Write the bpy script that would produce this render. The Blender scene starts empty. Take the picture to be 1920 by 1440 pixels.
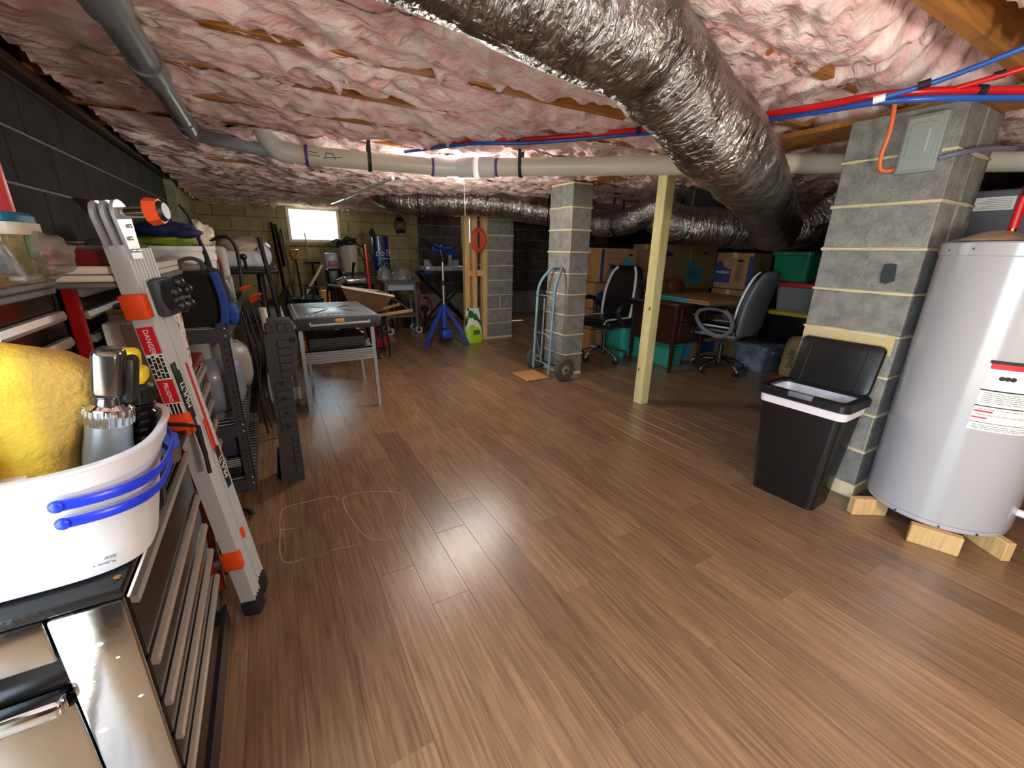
import bpy, bmesh, math, random
import numpy as np
from mathutils import Matrix, Vector, Euler
random.seed(7)
PI = math.pi
scene = bpy.context.scene
COL = scene.collection

# ------------------------------------------------------------------ camera
# room frame: X across, Y along the left wall, Z up; lens standing at X=0, Y=0, 1.25 m high
cd = bpy.data.cameras.new('camera')
cd.sensor_width = 36.0
cd.lens = 36.0 * 781.0 / 1920.0
cd.clip_start = 0.05
cam = bpy.data.objects.new('camera', cd)
COL.objects.link(cam)
pitch, yaw, roll = math.radians(17.777), math.radians(29.956), math.radians(1.107)
fw = Vector((math.sin(yaw) * math.cos(pitch), math.cos(yaw) * math.cos(pitch), -math.sin(pitch)))
rt = Vector((math.cos(yaw), -math.sin(yaw), 0))
up = rt.cross(fw)
r2 = rt * math.cos(roll) + up * math.sin(roll)
u2 = -rt * math.sin(roll) + up * math.cos(roll)
cam.matrix_world = Matrix(((r2.x, u2.x, -fw.x, 0), (r2.y, u2.y, -fw.y, 0), (r2.z, u2.z, -fw.z, 1.25), (0, 0, 0, 1)))
scene.camera = cam

# ------------------------------------------------------------------ world, lamps, exposure
w = bpy.data.worlds.new('daylight'); scene.world = w
w.use_nodes = True
bg = w.node_tree.nodes['Background']
bg.inputs[0].default_value = (0.68, 0.84, 1.0, 1)
bg.inputs[1].default_value = 6.0
vs = scene.view_settings
vs.view_transform = 'Standard'; vs.look = 'None'; vs.gamma = 1.0; vs.use_curve_mapping = False
vs.exposure = 0.95

def portal(name, loc, rot, sx, sy):
    l = bpy.data.lights.new(name, 'AREA'); l.shape = 'RECTANGLE'; l.size = sx; l.size_y = sy
    l.cycles.is_portal = True
    o = bpy.data.objects.new(name, l); COL.objects.link(o); o.location = loc; o.rotation_euler = rot
    return o
portal('doorway_portal', (-1.0, -.20, 1.0), (PI / 2, 0, -PI / 2), 1.5, 1.95)
portal('window_portal', (0.757, 7.95, 1.57), (-PI / 2, 0, 0), .74, .5)
portal('window_portal', (3.66, 7.95, 1.6), (-PI / 2, 0, 0), .74, .5)

def lamp(name, loc, watt, col, r):
    l = bpy.data.lights.new(name, 'POINT'); l.energy = watt; l.color = col; l.shadow_soft_size = r
    o = bpy.data.objects.new(name, l); COL.objects.link(o); o.location = loc
    return o
lamp('fill_lamp', (1.2, -0.85, 1.15), 50, (1.0, 0.90, 0.78), .16)  # added fill behind the lens, no fixture here; brightens the near room
sl = bpy.data.lights.new('sun', 'SUN'); sl.energy = 14.0; sl.angle = .02; sl.color = (1, .95, .86)
so = bpy.data.objects.new('sun', sl); COL.objects.link(so)
so.rotation_euler = Vector((.05, -.55, -.83)).to_track_quat('-Z', 'Y').to_euler()

# ------------------------------------------------------------------ materials
def lin(c):
    return tuple(((x / 255.0) / 12.92 if x / 255.0 <= .04045 else ((x / 255.0 + .055) / 1.055) ** 2.4) for x in c) + (1,)
MATS = {}
def mat(name, col, rough=.5, metal=0., col2=None, ns=6., st=(1, 1, 1), bump=0., bs=40., bst=None, rnd=0., spec=.5,
        trans=0., alpha=1., emis=0., coat=0., bdis=0., uv=False, lo=.35, hi=.65, sub=0., detail=5., bdist=.01):
    if name in MATS: return MATS[name]
    m = bpy.data.materials.new(name); m.use_nodes = True
    N = m.node_tree.nodes; L = m.node_tree.links; b = N['Principled BSDF']
    b.inputs['Roughness'].default_value = rough; b.inputs['Metallic'].default_value = metal
    b.inputs['Specular IOR Level'].default_value = spec
    b.inputs['Transmission Weight'].default_value = trans; b.inputs['Alpha'].default_value = alpha
    b.inputs['Coat Weight'].default_value = coat; b.inputs['Coat Roughness'].default_value = .12
    if sub:
        b.inputs['Subsurface Weight'].default_value = sub; b.inputs['Subsurface Radius'].default_value = (.03, .02, .015)
    c1 = lin(col); b.inputs['Base Color'].default_value = c1
    if emis:
        b.inputs['Emission Color'].default_value = c1; b.inputs['Emission Strength'].default_value = emis
    vec = None
    if col2 or bump or rnd:
        tc = N.new('ShaderNodeTexCoord'); vec = tc.outputs['UV' if uv else 'Object']
        oi = N.new('ShaderNodeObjectInfo')
        if rnd:
            va = N.new('ShaderNodeVectorMath'); va.operation = 'MULTIPLY_ADD'
            va.inputs[1].default_value = (37., 23., 11.)
            L.new(oi.outputs['Random'], va.inputs[0]); L.new(vec, va.inputs[2]); vec = va.outputs[0]
    src = None
    if col2:
        mp = N.new('ShaderNodeMapping'); mp.inputs['Scale'].default_value = st; L.new(vec, mp.inputs['Vector'])
        nz = N.new('ShaderNodeTexNoise'); nz.inputs['Scale'].default_value = ns; nz.inputs['Detail'].default_value = detail
        nz.inputs['Roughness'].default_value = .6
        L.new(mp.outputs[0], nz.inputs['Vector'])
        cr = N.new('ShaderNodeValToRGB'); cr.color_ramp.elements[0].position = lo; cr.color_ramp.elements[1].position = hi
        cr.color_ramp.elements[0].color = c1; cr.color_ramp.elements[1].color = lin(col2)
        L.new(nz.outputs['Fac'], cr.inputs['Fac']); src = cr.outputs['Color']
    if rnd:
        hs = N.new('ShaderNodeHueSaturation'); mr = N.new('ShaderNodeMapRange')
        mr.inputs['To Min'].default_value = 1 - rnd; mr.inputs['To Max'].default_value = 1 + rnd
        L.new(oi.outputs['Random'], mr.inputs['Value']); L.new(mr.outputs[0], hs.inputs['Value'])
        if src: L.new(src, hs.inputs['Color'])
        else: hs.inputs['Color'].default_value = c1
        src = hs.outputs['Color']
    if src: L.new(src, b.inputs['Base Color'])
    if bump:
        mp2 = N.new('ShaderNodeMapping'); mp2.inputs['Scale'].default_value = bst or st; L.new(vec, mp2.inputs['Vector'])
        n2 = N.new('ShaderNodeTexNoise'); n2.inputs['Scale'].default_value = bs; n2.inputs['Distortion'].default_value = bdis; n2.inputs['Detail'].default_value = 6
        L.new(mp2.outputs[0], n2.inputs['Vector'])
        bp = N.new('ShaderNodeBump'); bp.inputs['Strength'].default_value = bump; bp.inputs['Distance'].default_value = bdist
        L.new(n2.outputs['Fac'], bp.inputs['Height']); L.new(bp.outputs['Normal'], b.inputs['Normal'])
    MATS[name] = m
    return m

black_plastic = mat('black_plastic', (26, 26, 28), .38, bump=.05, bs=200)
black_matte = mat('black_matte', (20, 20, 21), .7)
black_gloss = mat('black_gloss', (11, 10, 10), .16, spec=.35)
black_rubber = mat('black_rubber', (28, 28, 29), .75)
dark_grey = mat('dark_grey_plastic', (62, 64, 68), .5, bump=.06, bs=150)
mid_grey = mat('mid_grey_plastic', (104, 108, 114), .45)
light_grey = mat('light_grey', (176, 180, 184), .4)
white_plastic = mat('white_plastic', (228, 228, 226), .35)
off_white = mat('off_white', (214, 206, 190), .5)
chrome = mat('chrome', (215, 217, 220), .08, 1.0)
steel = mat('polished_steel', (196, 198, 200), .13, 1.0, bump=.12, bs=5, bdist=.02)
brushed = mat('brushed_aluminium', (196, 197, 198), .34, 1.0, bump=.05, bs=120)
strip_metal = mat('drawer_pull_metal', (214, 208, 198), .34, .75)
red_paint = mat('red_paint', (150, 20, 24), .25, coat=.4)
red_plastic = mat('red_plastic', (190, 22, 28), .35)
orange_plastic = mat('orange_plastic', (236, 78, 30), .4)
blue_plastic = mat('blue_plastic', (30, 62, 150), .35)
yellow_plastic = mat('yellow_plastic', (236, 204, 30), .35)
gold_trim = mat('gold_trim', (190, 150, 60), .4)
paper = mat('paper_white', (232, 230, 224), .6)
ink = mat('ink_black', (22, 20, 20), .6)
ink_red = mat('ink_red', (200, 24, 40), .5)
ink_grey = mat('ink_grey', (120, 120, 118), .6)
white_ink = mat('white_ink', (240, 240, 238), .5)
cardboard = mat('cardboard', (164, 126, 84), .8, col2=(150, 112, 72), ns=9, rnd=.06)
teal_print = mat('teal_print', (62, 146, 160), .7)
navy_print = mat('navy_print', (42, 54, 108), .7)
raw_wood = mat('raw_wood', (222, 188, 132), .65, col2=(200, 160, 102), ns=5, st=(14, 14, 1), rnd=.06)
steel_dark = mat('dark_steel', (70, 72, 76), .35, .8)
glassy = mat('clear_plastic', (225, 225, 228), .08, trans=.85, alpha=.55)
wrap_plastic = mat('crinkled_clear_plastic', (206, 200, 192), .12, col2=(130, 124, 116), ns=12, trans=.5, alpha=.55, bump=.6, bs=35)

# ------------------------------------------------------------------ mesh helpers
class MB:
    def __init__(s): s.v = []; s.f = []; s.m = []; s.uv = {}
    def add(s, vs_, fs, mi=0, uvs=None):
        n = len(s.v); s.v += [tuple(p) for p in vs_]
        for k, f in enumerate(fs):
            if uvs: s.uv[len(s.f)] = uvs[k]
            s.f.append(tuple(i + n for i in f)); s.m.append(mi)
        return s
    def box(s, x0, x1, y0, y1, z0, z1, mi=0, M=None):
        P = [(x0, y0, z0), (x1, y0, z0), (x1, y1, z0), (x0, y1, z0), (x0, y0, z1), (x1, y0, z1), (x1, y1, z1), (x0, y1, z1)]
        if M: P = [M @ Vector(p) for p in P]
        return s.add(P, [(0, 3, 2, 1), (4, 5, 6, 7), (0, 1, 5, 4), (1, 2, 6, 5), (2, 3, 7, 6), (3, 0, 4, 7)], mi)
    def rbox(s, x0, x1, y0, y1, z0, z1, r=.01, seg=2, mi=0, M=None):
        bm = bmesh.new(); bmesh.ops.create_cube(bm, size=1)
        for v in bm.verts:
            v.co = Vector(((x0 + x1) / 2 + v.co.x * (x1 - x0), (y0 + y1) / 2 + v.co.y * (y1 - y0), (z0 + z1) / 2 + v.co.z * (z1 - z0)))
        r = min(r, .49 * min(x1 - x0, y1 - y0, z1 - z0))
        bmesh.ops.bevel(bm, geom=bm.edges[:], offset=r, segments=seg, affect='EDGES', profile=.5)
        return s.bm(bm, mi, M)
    def bm(s, bm, mi=0, M=None):
        bm.verts.index_update()
        P = [(M @ v.co) if M else v.co.copy() for v in bm.verts]
        s.add(P, [[v.index for v in f.verts] for f in bm.faces], mi); bm.free()
        return s
    def tube(s, pts, r, n=10, mi=0, closed=False, caps=True, fn=None, flat=1.0, upv=None):
        pts = [Vector(p) for p in pts]; K = len(pts)
        rs = r if hasattr(r, '__len__') else [r] * K
        tang = []
        for i in range(K):
            a = pts[(i - 1) % K] if (i > 0 or closed) else pts[i]
            b = pts[(i + 1) % K] if (i < K - 1 or closed) else pts[i]
            t = (b - a); tang.append(t.normalized() if t.length > 1e-9 else Vector((0, 0, 1)))
        ref = Vector(upv) if upv else (Vector((0, 0, 1)) if abs(tang[0].z) < .9 else Vector((1, 0, 0)))
        nrm = (ref - tang[0] * ref.dot(tang[0])).normalized()
        V = []; L = 0; LS = []
        for i in range(K):
            if upv: nrm = Vector(upv)
            nrm = nrm - tang[i] * nrm.dot(tang[i])
            if nrm.length < 1e-6: nrm = tang[i].orthogonal()
            nrm.normalize(); bn = tang[i].cross(nrm)
            if i: L += (pts[i] - pts[i - 1]).length
            LS.append(L)
            for k in range(n):
                a = 2 * PI * k / n; rr = rs[i] * (fn(L, a) if fn else 1)
                V.append(pts[i] + nrm * math.cos(a) * rr * flat + bn * math.sin(a) * rr)
        F = []; U = []
        for i in range(K if closed else K - 1):
            j = (i + 1) % K
            for k in range(n):
                k2 = (k + 1) % n
                F.append((i * n + k, i * n + k2, j * n + k2, j * n + k))
                U.append(((k / n, LS[i]), ((k + 1) / n, LS[i]), ((k + 1) / n, LS[j]), (k / n, LS[j])))
        s.add(V, F, mi, U)
        if caps and not closed:
            b = len(s.v) - len(V)
            s.f.append(tuple(b + k for k in reversed(range(n)))); s.m.append(mi)
            s.f.append(tuple(b + (K - 1) * n + k for k in range(n))); s.m.append(mi)
        return s
    def cyl(s, p0, p1, r0, r1=None, n=16, mi=0):
        return s.tube([p0, p1], [r0, r0 if r1 is None else r1], n, mi)
    def lathe(s, prof, n=24, c=(0, 0, 0), mi=0, M=None, sx=1, sy=1, p=None):
        V = []
        for r, z in prof:
            for k in range(n):
                a = 2 * PI * k / n; ca, sa = math.cos(a), math.sin(a)
                if p:
                    q = (abs(ca) ** p + abs(sa) ** p) ** (-1 / p); ca *= q; sa *= q
                q = Vector((r * ca * sx, r * sa * sy, z))
                if M: q = M @ q
                V.append(q + Vector(c))
        F = []
        for i in range(len(prof) - 1):
            for k in range(n):
                k2 = (k + 1) % n
                F.append((i * n + k, i * n + k2, (i + 1) * n + k2, (i + 1) * n + k))
        if prof[0][0] > 1e-5: F.append(tuple(reversed(range(n))))
        if prof[-1][0] > 1e-5: F.append(tuple((len(prof) - 1) * n + k for k in range(n)))
        return s.add(V, F, mi)
    def prism(s, poly, o, ax, ay, d, mi=0):
        o, ax, ay, d = Vector(o), Vector(ax), Vector(ay), Vector(d); n = len(poly)
        V = [o + ax * a + ay * b for a, b in poly] + [o + ax * a + ay * b + d for a, b in poly]
        F = [tuple(reversed(range(n))), tuple(range(n, 2 * n))] + [(i, (i + 1) % n, n + (i + 1) % n, n + i) for i in range(n)]
        return s.add(V, F, mi)
    def ball(s, c, r, n=14, m=9, mi=0, fn=None):
        rx, ry, rz = r if hasattr(r, '__len__') else (r, r, r); V = []; F = []
        for i in range(m + 1):
            t = PI * i / m
            for k in range(n):
                a = 2 * PI * k / n; q = fn(t, a) if fn else 1
                V.append((c[0] + rx * q * math.sin(t) * math.cos(a), c[1] + ry * q * math.sin(t) * math.sin(a), c[2] - rz * q * math.cos(t)))
        for i in range(m):
            for k in range(n):
                k2 = (k + 1) % n; F.append((i * n + k, i * n + k2, (i + 1) * n + k2, (i + 1) * n + k))
        return s.add(V, F, mi)
    def grid(s, fn, nu, nv, mi=0):
        V = [fn(i / nu, j / nv) for j in range(nv + 1) for i in range(nu + 1)]
        F = [(j * (nu + 1) + i, j * (nu + 1) + i + 1, (j + 1) * (nu + 1) + i + 1, (j + 1) * (nu + 1) + i) for j in range(nv) for i in range(nu)]
        return s.add(V, F, mi)

def mesh_of(mb, name, mats, off=(0, 0, 0), smooth=35):
    me = bpy.data.meshes.new(name)
    ox, oy, oz = off
    me.from_pydata([(x - ox, y - oy, z - oz) for x, y, z in mb.v], [], mb.f)
    for m in (mats if isinstance(mats, (list, tuple)) else [mats]): me.materials.append(m)
    if any(mb.m): me.polygons.foreach_set('material_index', mb.m)
    if mb.uv:
        ul = me.uv_layers.new(name='UVMap')
        for pi, u in mb.uv.items():
            for li, q in zip(me.polygons[pi].loop_indices, u): ul.data[li].uv = q
    bm = bmesh.new(); bm.from_mesh(me); bmesh.ops.recalc_face_normals(bm, faces=bm.faces[:]); bm.to_mesh(me); bm.free()
    if smooth:
        me.polygons.foreach_set('use_smooth', [True] * len(me.polygons))
        me.set_sharp_from_angle(angle=math.radians(smooth))
    me.update()
    return me
def link(name, me, par=None):
    o = bpy.data.objects.new(name, me); COL.objects.link(o)
    if par: o.parent = par
    return o
def wloc(o):
    p = Vector((0, 0, 0))
    while o: p += o.location; o = o.parent
    return p
def props(o, label=None, cat=None, group=None, kind=None):
    if label: o['label'] = label
    if cat: o['category'] = cat
    if group: o['group'] = group
    if kind: o['kind'] = kind
    return o
def thing(name, label, cat, loc, rz=0, group=None):
    o = bpy.data.objects.new(name, None); COL.objects.link(o); o.empty_display_size = .05
    o.location = loc; o.rotation_euler = (0, 0, rz)
    return props(o, label, cat, group)
def part(mb, name, m, par, local=False, label=None, smooth=35):     # coordinates: world, or local to the thing
    off = (0, 0, 0) if local else tuple(wloc(par))
    o = link(name, mesh_of(mb, name, m, off, smooth), par)
    if label: o['label'] = label
    return o
def solo(mb, name, m, label, cat, loc, group=None, smooth=35, kind=None):
    o = link(name, mesh_of(mb, name, m, loc, smooth)); o.location = loc
    return props(o, label, cat, group, kind)
def struct(mb, name, m, smooth=0, par=None):
    o = link(name, mesh_of(mb, name, m, (0, 0, 0), smooth), par)
    if not par: o['kind'] = 'structure'
    return o
def dup(root):
    r = root.copy(); COL.objects.link(r)
    for ch in root.children:
        c = ch.copy(); COL.objects.link(c); c.parent = r
        for g in ch.children:
            d = g.copy(); COL.objects.link(d); d.parent = c
    return r
def text(txt, size, m, par, o, ax, az, name='lettering', local=False, th=.0006):
    cu = bpy.data.curves.new(name, 'FONT'); cu.body = txt; cu.size = size; cu.extrude = th
    cu.align_x = 'CENTER'; cu.align_y = 'CENTER'; cu.resolution_u = 2
    to = bpy.data.objects.new(name, cu); COL.objects.link(to)
    me = bpy.data.meshes.new_from_object(to); bpy.data.objects.remove(to)
    ax, az = Vector(ax).normalized(), Vector(az).normalized(); ay = az.cross(ax)     # ax: reading direction, az: outward
    off = Vector((0, 0, 0)) if local else wloc(par); o = Vector(o) - off
    M = Matrix(((ax.x, ay.x, az.x, o.x), (ax.y, ay.y, az.y, o.y), (ax.z, ay.z, az.z, o.z), (0, 0, 0, 1)))
    me.transform(M); me.materials.clear(); me.materials.append(m)
    return link(name, me, par)
def quad(mb, o, ax, ay, w_, h_, t=.0012, mi=0):        # thin plate centred at o
    ax, ay = Vector(ax).normalized(), Vector(ay).normalized(); n = ax.cross(ay)
    return mb.prism([(-w_ / 2, -h_ / 2), (w_ / 2, -h_ / 2), (w_ / 2, h_ / 2), (-w_ / 2, h_ / 2)], o, ax, ay, n * t, mi)
def bez(pts, k=8):                                       # Catmull-Rom through points
    P = [Vector(p) for p in pts]; P = [P[0] * 2 - P[1]] + P + [P[-1] * 2 - P[-2]]; out = []
    for i in range(1, len(P) - 2):
        for j in range(k):
            t = j / k; a, b, c, d = P[i - 1:i + 3]
            out.append(.5 * (2 * b + (c - a) * t + (2 * a - 5 * b + 4 * c - d) * t * t + (-a + 3 * b - 3 * c + d) * t ** 3))
    return out + [P[-2]]

# value noise on arrays
_rng = np.random.RandomState(5); _perm = _rng.permutation(512); _val = _rng.rand(512)
def vnoise(x, y):
    x = np.asarray(x, float); y = np.asarray(y, float)
    xi = np.floor(x).astype(int); yi = np.floor(y).astype(int); fx = x - xi; fy = y - yi
    fx = fx * fx * fx * (fx * (fx * 6 - 15) + 10); fy = fy * fy * fy * (fy * (fy * 6 - 15) + 10)
    h = lambda a, b: _val[_perm[(a + _perm[b % 512]) % 512]]
    return (h(xi, yi) * (1 - fx) + h(xi + 1, yi) * fx) * (1 - fy) + (h(xi, yi + 1) * (1 - fx) + h(xi + 1, yi + 1) * fx) * fy
def fbm(x, y, o=4):
    s = 0; a = .5
    for i in range(o): s = s + a * vnoise(x + 17 * i, y - 9 * i); x = x * 2.03; y = y * 2.03; a *= .5
    return s
def ridge(x, y, o=3):
    s = 0; a = .5
    for i in range(o): s = s + a * (1 - abs(2 * vnoise(x + 31 * i, y + 7 * i) - 1)); x = x * 2.1; y = y * 2.1; a *= .5
    return s
# ================================================================== SETTING
XL, XR, YF, YB = -.76, 6.9, -1.7, 7.7
plank_m = mat('plank', (100, 77, 56), .27, col2=(154, 122, 92), ns=4.0, st=(22, 1.1, 1), bump=.16, bs=14, bst=(34, 1.6, 1), rnd=.2, lo=.27, hi=.75, detail=9, bdist=.004, spec=.85)
under_m = mat('underlay', (58, 40, 28), .8)
floor = struct(MB().box(XL - .2, XR + .2, YF - .2, YB + .2, -.12, -.0085), 'floor', under_m)
PW, PL = .146, 1.22
def plank_mesh(L):
    return mesh_of(MB().rbox(-PW / 2 + .0003, PW / 2 - .0003, -L / 2 + .0003, L / 2 - .0003, -.008, 0, .0007, 1), 'plank', plank_m, smooth=0)
pm = plank_mesh(PL); cache = {}
ends = {0: .76, 2: 1.19, 4: .544, 7: .58, 10: .58, 1: .2, 3: .35, 5: 1.0, 6: .2, 8: 1.15, 9: .86}
allp = []
for i in range(-6, 47):
    x = .074 + PW * (i + .5); e = ends.get(i, random.uniform(0, PL))
    y = e - PL * 3
    while y < YB:
        a, b = max(y, YF), min(y + PL, YB); y += PL
        if b - a > .02: allp.append((x, a, b))
def vis(p):                                        # the 300 that show largest: nearest to the lens, ahead of it
    x, a, b = p; yy = max(a, min(b, .9)); return math.hypot(x, (a + b) / 2 - .3) + (50 if b < .25 or (a + b) / 2 < .866 * .1 - .35 * x else 0)
allp.sort(key=vis)
rest = MB()
for k, (x, a, b) in enumerate(allp):
    if k < 298:
        L = round(b - a, 4)
        me = pm if L == PL else cache.setdefault(L, plank_mesh(L))
        o = link('plank', me, floor); o.location = (x, (a + b) / 2, 0)
    else: rest.box(x - PW / 2 + .0007, x + PW / 2 - .0007, a + .0007, b - .0007, -.008, 0)
o = part(rest, 'plank', plank_m, floor, smooth=0); o['kind'] = 'stuff'

# ---- block walls
dark_block = mat('dark_block', (50, 47, 44), .9, col2=(34, 32, 30), ns=9, bump=.5, bs=60, rnd=.10)
back_block = mat('back_block', (92, 82, 78), .9, col2=(70, 63, 60), ns=9, bump=.5, bs=60, rnd=.14)
back_mortar = mat('back_mortar', (150, 142, 134), .9)
dark_mortar = mat('dark_mortar', (128, 122, 110), .9)
olive_block = mat('olive_painted_block', (176, 166, 122), .75, col2=(152, 140, 100), ns=3.5, bump=.35, bs=40, rnd=.05)
olive_mortar = mat('olive_painted_mortar', (128, 120, 84), .8)
pier_block = mat('pier_block', (146, 146, 139), .92, col2=(112, 112, 107), ns=16, bump=.8, bs=70, rnd=.12, lo=.3, hi=.7)
cream_mortar = mat('cream_mortar', (206, 196, 160), .9, bump=.5, bs=60)
yellow_mortar = mat('yellow_mortar', (206, 182, 126), .9, col2=(190, 176, 140), ns=14, bump=.5, bs=60)
BW, BH, CH = .3966, .1932, .2032
def block_mesh(w_, d_, h_, m, r=.005):
    return mesh_of(MB().rbox(-w_ / 2, w_ / 2, -d_ / 2, d_ / 2, 0, h_, r, 1), 'block', m, smooth=0)
BM = {}
def blk(w_, d_, h_, m):
    k = (round(w_, 3), round(d_, 3), round(h_, 3), m.name)
    if k not in BM: BM[k] = block_mesh(w_, d_, h_, m)
    return BM[k]
# left wall, dark raw block: only the courses that stand clear of the cabinets are laid block by block
wl = struct(MB().box(XL - .2, XL - .007, .56, YB, 0, 1.86).box(XL - .2, XL - .007, YF, -.95, 0, 2.1).box(XL - .2, XL - .007, -.95, .56, 1.96, 2.1), 'wall_left', dark_mortar)
for c in range(3, 9):
    z = .03 + CH * c; y = .58 + (.2032 if c % 2 else 0)
    while y < 5.55:
        h = min(BH, 1.855 - z); y1 = min(y + BW, 5.6)
        o = link('block', blk(y1 - y, .05, h, dark_block), wl); o.location = (XL - .025, (y + y1) / 2, z + .005); o.rotation_euler = (0, 0, PI / 2)
        y += BW + .0098
wl2 = struct(MB().box(XL - .006, XL + .002, 5.86, YB, 0, 1.86), 'wall_left_far', olive_mortar)
for c in range(3, 9):
    z = .03 + CH * c; y = 5.86
    y += .2 if c % 2 else 0
    while y < YB - .1:
        y1 = min(y + BW, YB)
        o = link('block', blk(y1 - y, .012, min(BH, 1.855 - z), olive_block), wl2); o.location = (XL + .004, (y + y1) / 2, z + .005); o.rotation_euler = (0, 0, PI / 2)
        y += BW + .0098
pil = mat('pilaster_paint', (176, 170, 140), .8, col2=(130, 128, 112), ns=5, bump=.3, bs=40)
struct(MB().box(XL, XL + .06, 5.60, 5.86, 0, 1.86).box(XL + .055, XL + .075, 5.598, 5.66, 0, 1.80), 'trim_1', pil)
# back wall with two windows
WIN = [(.395, 1.12, 1.335, 1.815), (3.30, 4.02, 1.36, 1.83)]
def solid_wall(mb, x0, x1, y0, y1, z0, z1, holes):
    xs = x0
    for a, b, c, d in sorted(holes):
        mb.box(xs, a, y0, y1, z0, z1); mb.box(a, b, y0, y1, z0, c); mb.box(a, b, y0, y1, d, z1); xs = b
    mb.box(xs, x1, y0, y1, z0, z1)
wb = struct(MB(), 'wall_back', olive_mortar)
mb = MB(); solid_wall(mb, XL - .2, 2.44, YB + .008, YB + .2, 0, 2.1, [(a - .01, b + .01, c - .01, d + .01) for a, b, c, d in WIN[:1]])
part(mb, 'mortar', olive_mortar, wb, smooth=0)
mb = MB(); solid_wall(mb, 2.44, XR + .2, YB + .008, YB + .2, 0, 2.1, [(a - .01, b + .01, c - .01, d + .01) for a, b, c, d in WIN[1:]])
part(mb, 'mortar', back_mortar, wb, smooth=0)
for c in range(2, 10):
    z = .03 + CH * c; h = BH if z + BH < 2.0 else 2.0 - z
    x = XL + (.2032 if c % 2 else 0) - .2032
    while x < 6.3:
        segs = [(max(x, XL), x + BW)]
        for a, b, lo_, hi_ in WIN:
            if z + h > lo_ + .02 and z < hi_ - .02:
                new = []
                for s0, s1 in segs:
                    if s1 <= a - .03 or s0 >= b + .03: new.append((s0, s1)); continue
                    if s0 < a - .06: new.append((s0, a - .03))
                    if s1 > b + .06: new.append((b + .03, s1))
                segs = new
        segs = [q for s0, s1 in segs for q in (((s0, 2.435), (2.445, s1)) if s0 < 2.40 and s1 > 2.48 else ((s0, s1),))]
        for s0, s1 in segs:
            m = olive_block if (s0 + s1) / 2 < 2.44 else back_block
            o = link('block', blk(s1 - s0, .03, h, m), wb); o.location = ((s0 + s1) / 2, YB + .015, z + .005)
        x += BW + .0098
# unpainted patches of brick and pale smears on the painted wall
struct(MB().box(1.16, 1.42, YB - .008, YB + .001, 1.10, 1.27), 'trim_2', mat('brick_patch', (150, 92, 64), .85, col2=(128, 76, 54), ns=12))
struct(MB().box(XR, XR + .2, YF, YB, 0, 2.1), 'wall_right', dark_block)
mb = MB(); DX0, DX1 = .5, 2.4
mb.box(XL - .2, XR + .2, YF - .2, YF, 0, 2.1)
struct(mb, 'wall_front', dark_block)
white_paint = mat('white_window_paint', (226, 220, 206), .5)
glass_m = mat('window_glass', (245, 250, 252), .02, trans=1.0, alpha=.25)
for n_, (a, b, c, d) in enumerate(WIN):
    mb = MB(); f = .022
    mb.box(a - .02, a + f, YB - .01, YB + .09, c - .02, d + .02).box(b - f, b + .02, YB - .01, YB + .09, c - .02, d + .02)
    mb.box(a + f, b - f, YB - .01, YB + .09, d - f, d + .02).box(a + f, b - f, YB - .01, YB + .09, c - .02, c + f)
    wf = struct(mb, 'window_%d' % (n_ + 1), white_paint)
    part(MB().box(a + f, b - f, YB + .06, YB + .064, c + f, d - f), 'pane', glass_m, wf, smooth=0)
    part(MB().box(a - .05, b + .05, YB - .03, YB + .02, c - .065, c - .022), 'sill', pil, wf, smooth=0)
# ground outside, level with the window sills at the back and with the floor at the door
lawn = mat('bright_lawn', (150, 165, 120), .9, col2=(190, 196, 160), ns=3)
struct(MB().box(-9, 16, YB + .21, 30, .9, 1.25), 'trim_3', lawn)
struct(MB().box(-14, XL - .2, -14, 14, -.3, -.05), 'trim_4', mat('concrete_apron', (188, 180, 168), .9, col2=(170, 164, 150), ns=3))
siding = mat('neighbour_siding', (205, 208, 200), .7)
nb = thing('neighbour_house', 'pale house across the lawn seen through the small back window', 'house', (1.2, 16, 1.25))
part(MB().box(-3, 6, 16, 16.3, 1.25, 4.2), 'wall', siding, nb, smooth=0)
for z in (1.9, 2.6, 3.3): part(MB().box(-3, 6, 15.97, 16.0, z, z + .04), 'siding_joint', light_grey, nb, smooth=0)
part(MB().box(-.1, .8, 15.95, 16.0, 2.1, 2.9), 'window', mat('far_window', (120, 150, 165), .3), nb, smooth=0)

# ---- ceiling: deck, joists, insulation batts
sub_m = mat('subfloor_board', (120, 88, 52), .8, col2=(90, 62, 36), ns=4)
joist_m = mat('joist_wood', (186, 128, 62), .6, col2=(150, 98, 44), ns=4, st=(1, 14, 14), bump=.12, bs=30, rnd=.07)
ceil = struct(MB().box(XL - .2, XR + .2, YF - .2, YB + .2, 2.14, 2.2), 'ceiling', sub_m)
JY = [1.90 + .41 * k for k in range(-8, 15)]
def cz(y): return 1.935 - .013 * max(0, y - 1.5)          # height of the joists' lower edge falls slightly towards the back
for y in JY: part(MB().box(XL + .02, XR - .05, y - .02, y + .02, cz(y) - .012, 2.14), 'joist', joist_m, ceil, smooth=0)
part(MB().box(2.64, 2.96, YF + .05, YB - .05, 1.878, cz(3) - .012), 'girder', joist_m, ceil, smooth=0)
sill_m = mat('sill_wood', (92, 68, 44), .8, col2=(62, 46, 30), ns=5, st=(14, 1, 14), bump=.3, bs=25)
struct(MB().box(XL - .18, XL + .05, .56, 5.9, 1.862, 1.90).box(XL - .18, XL - .03, YF, 7.7, 1.90, 2.14)
       .box(XL + .03, XL + .062, YF, 5.9, 1.853, 1.875), 'trim_5', sill_m)
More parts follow.
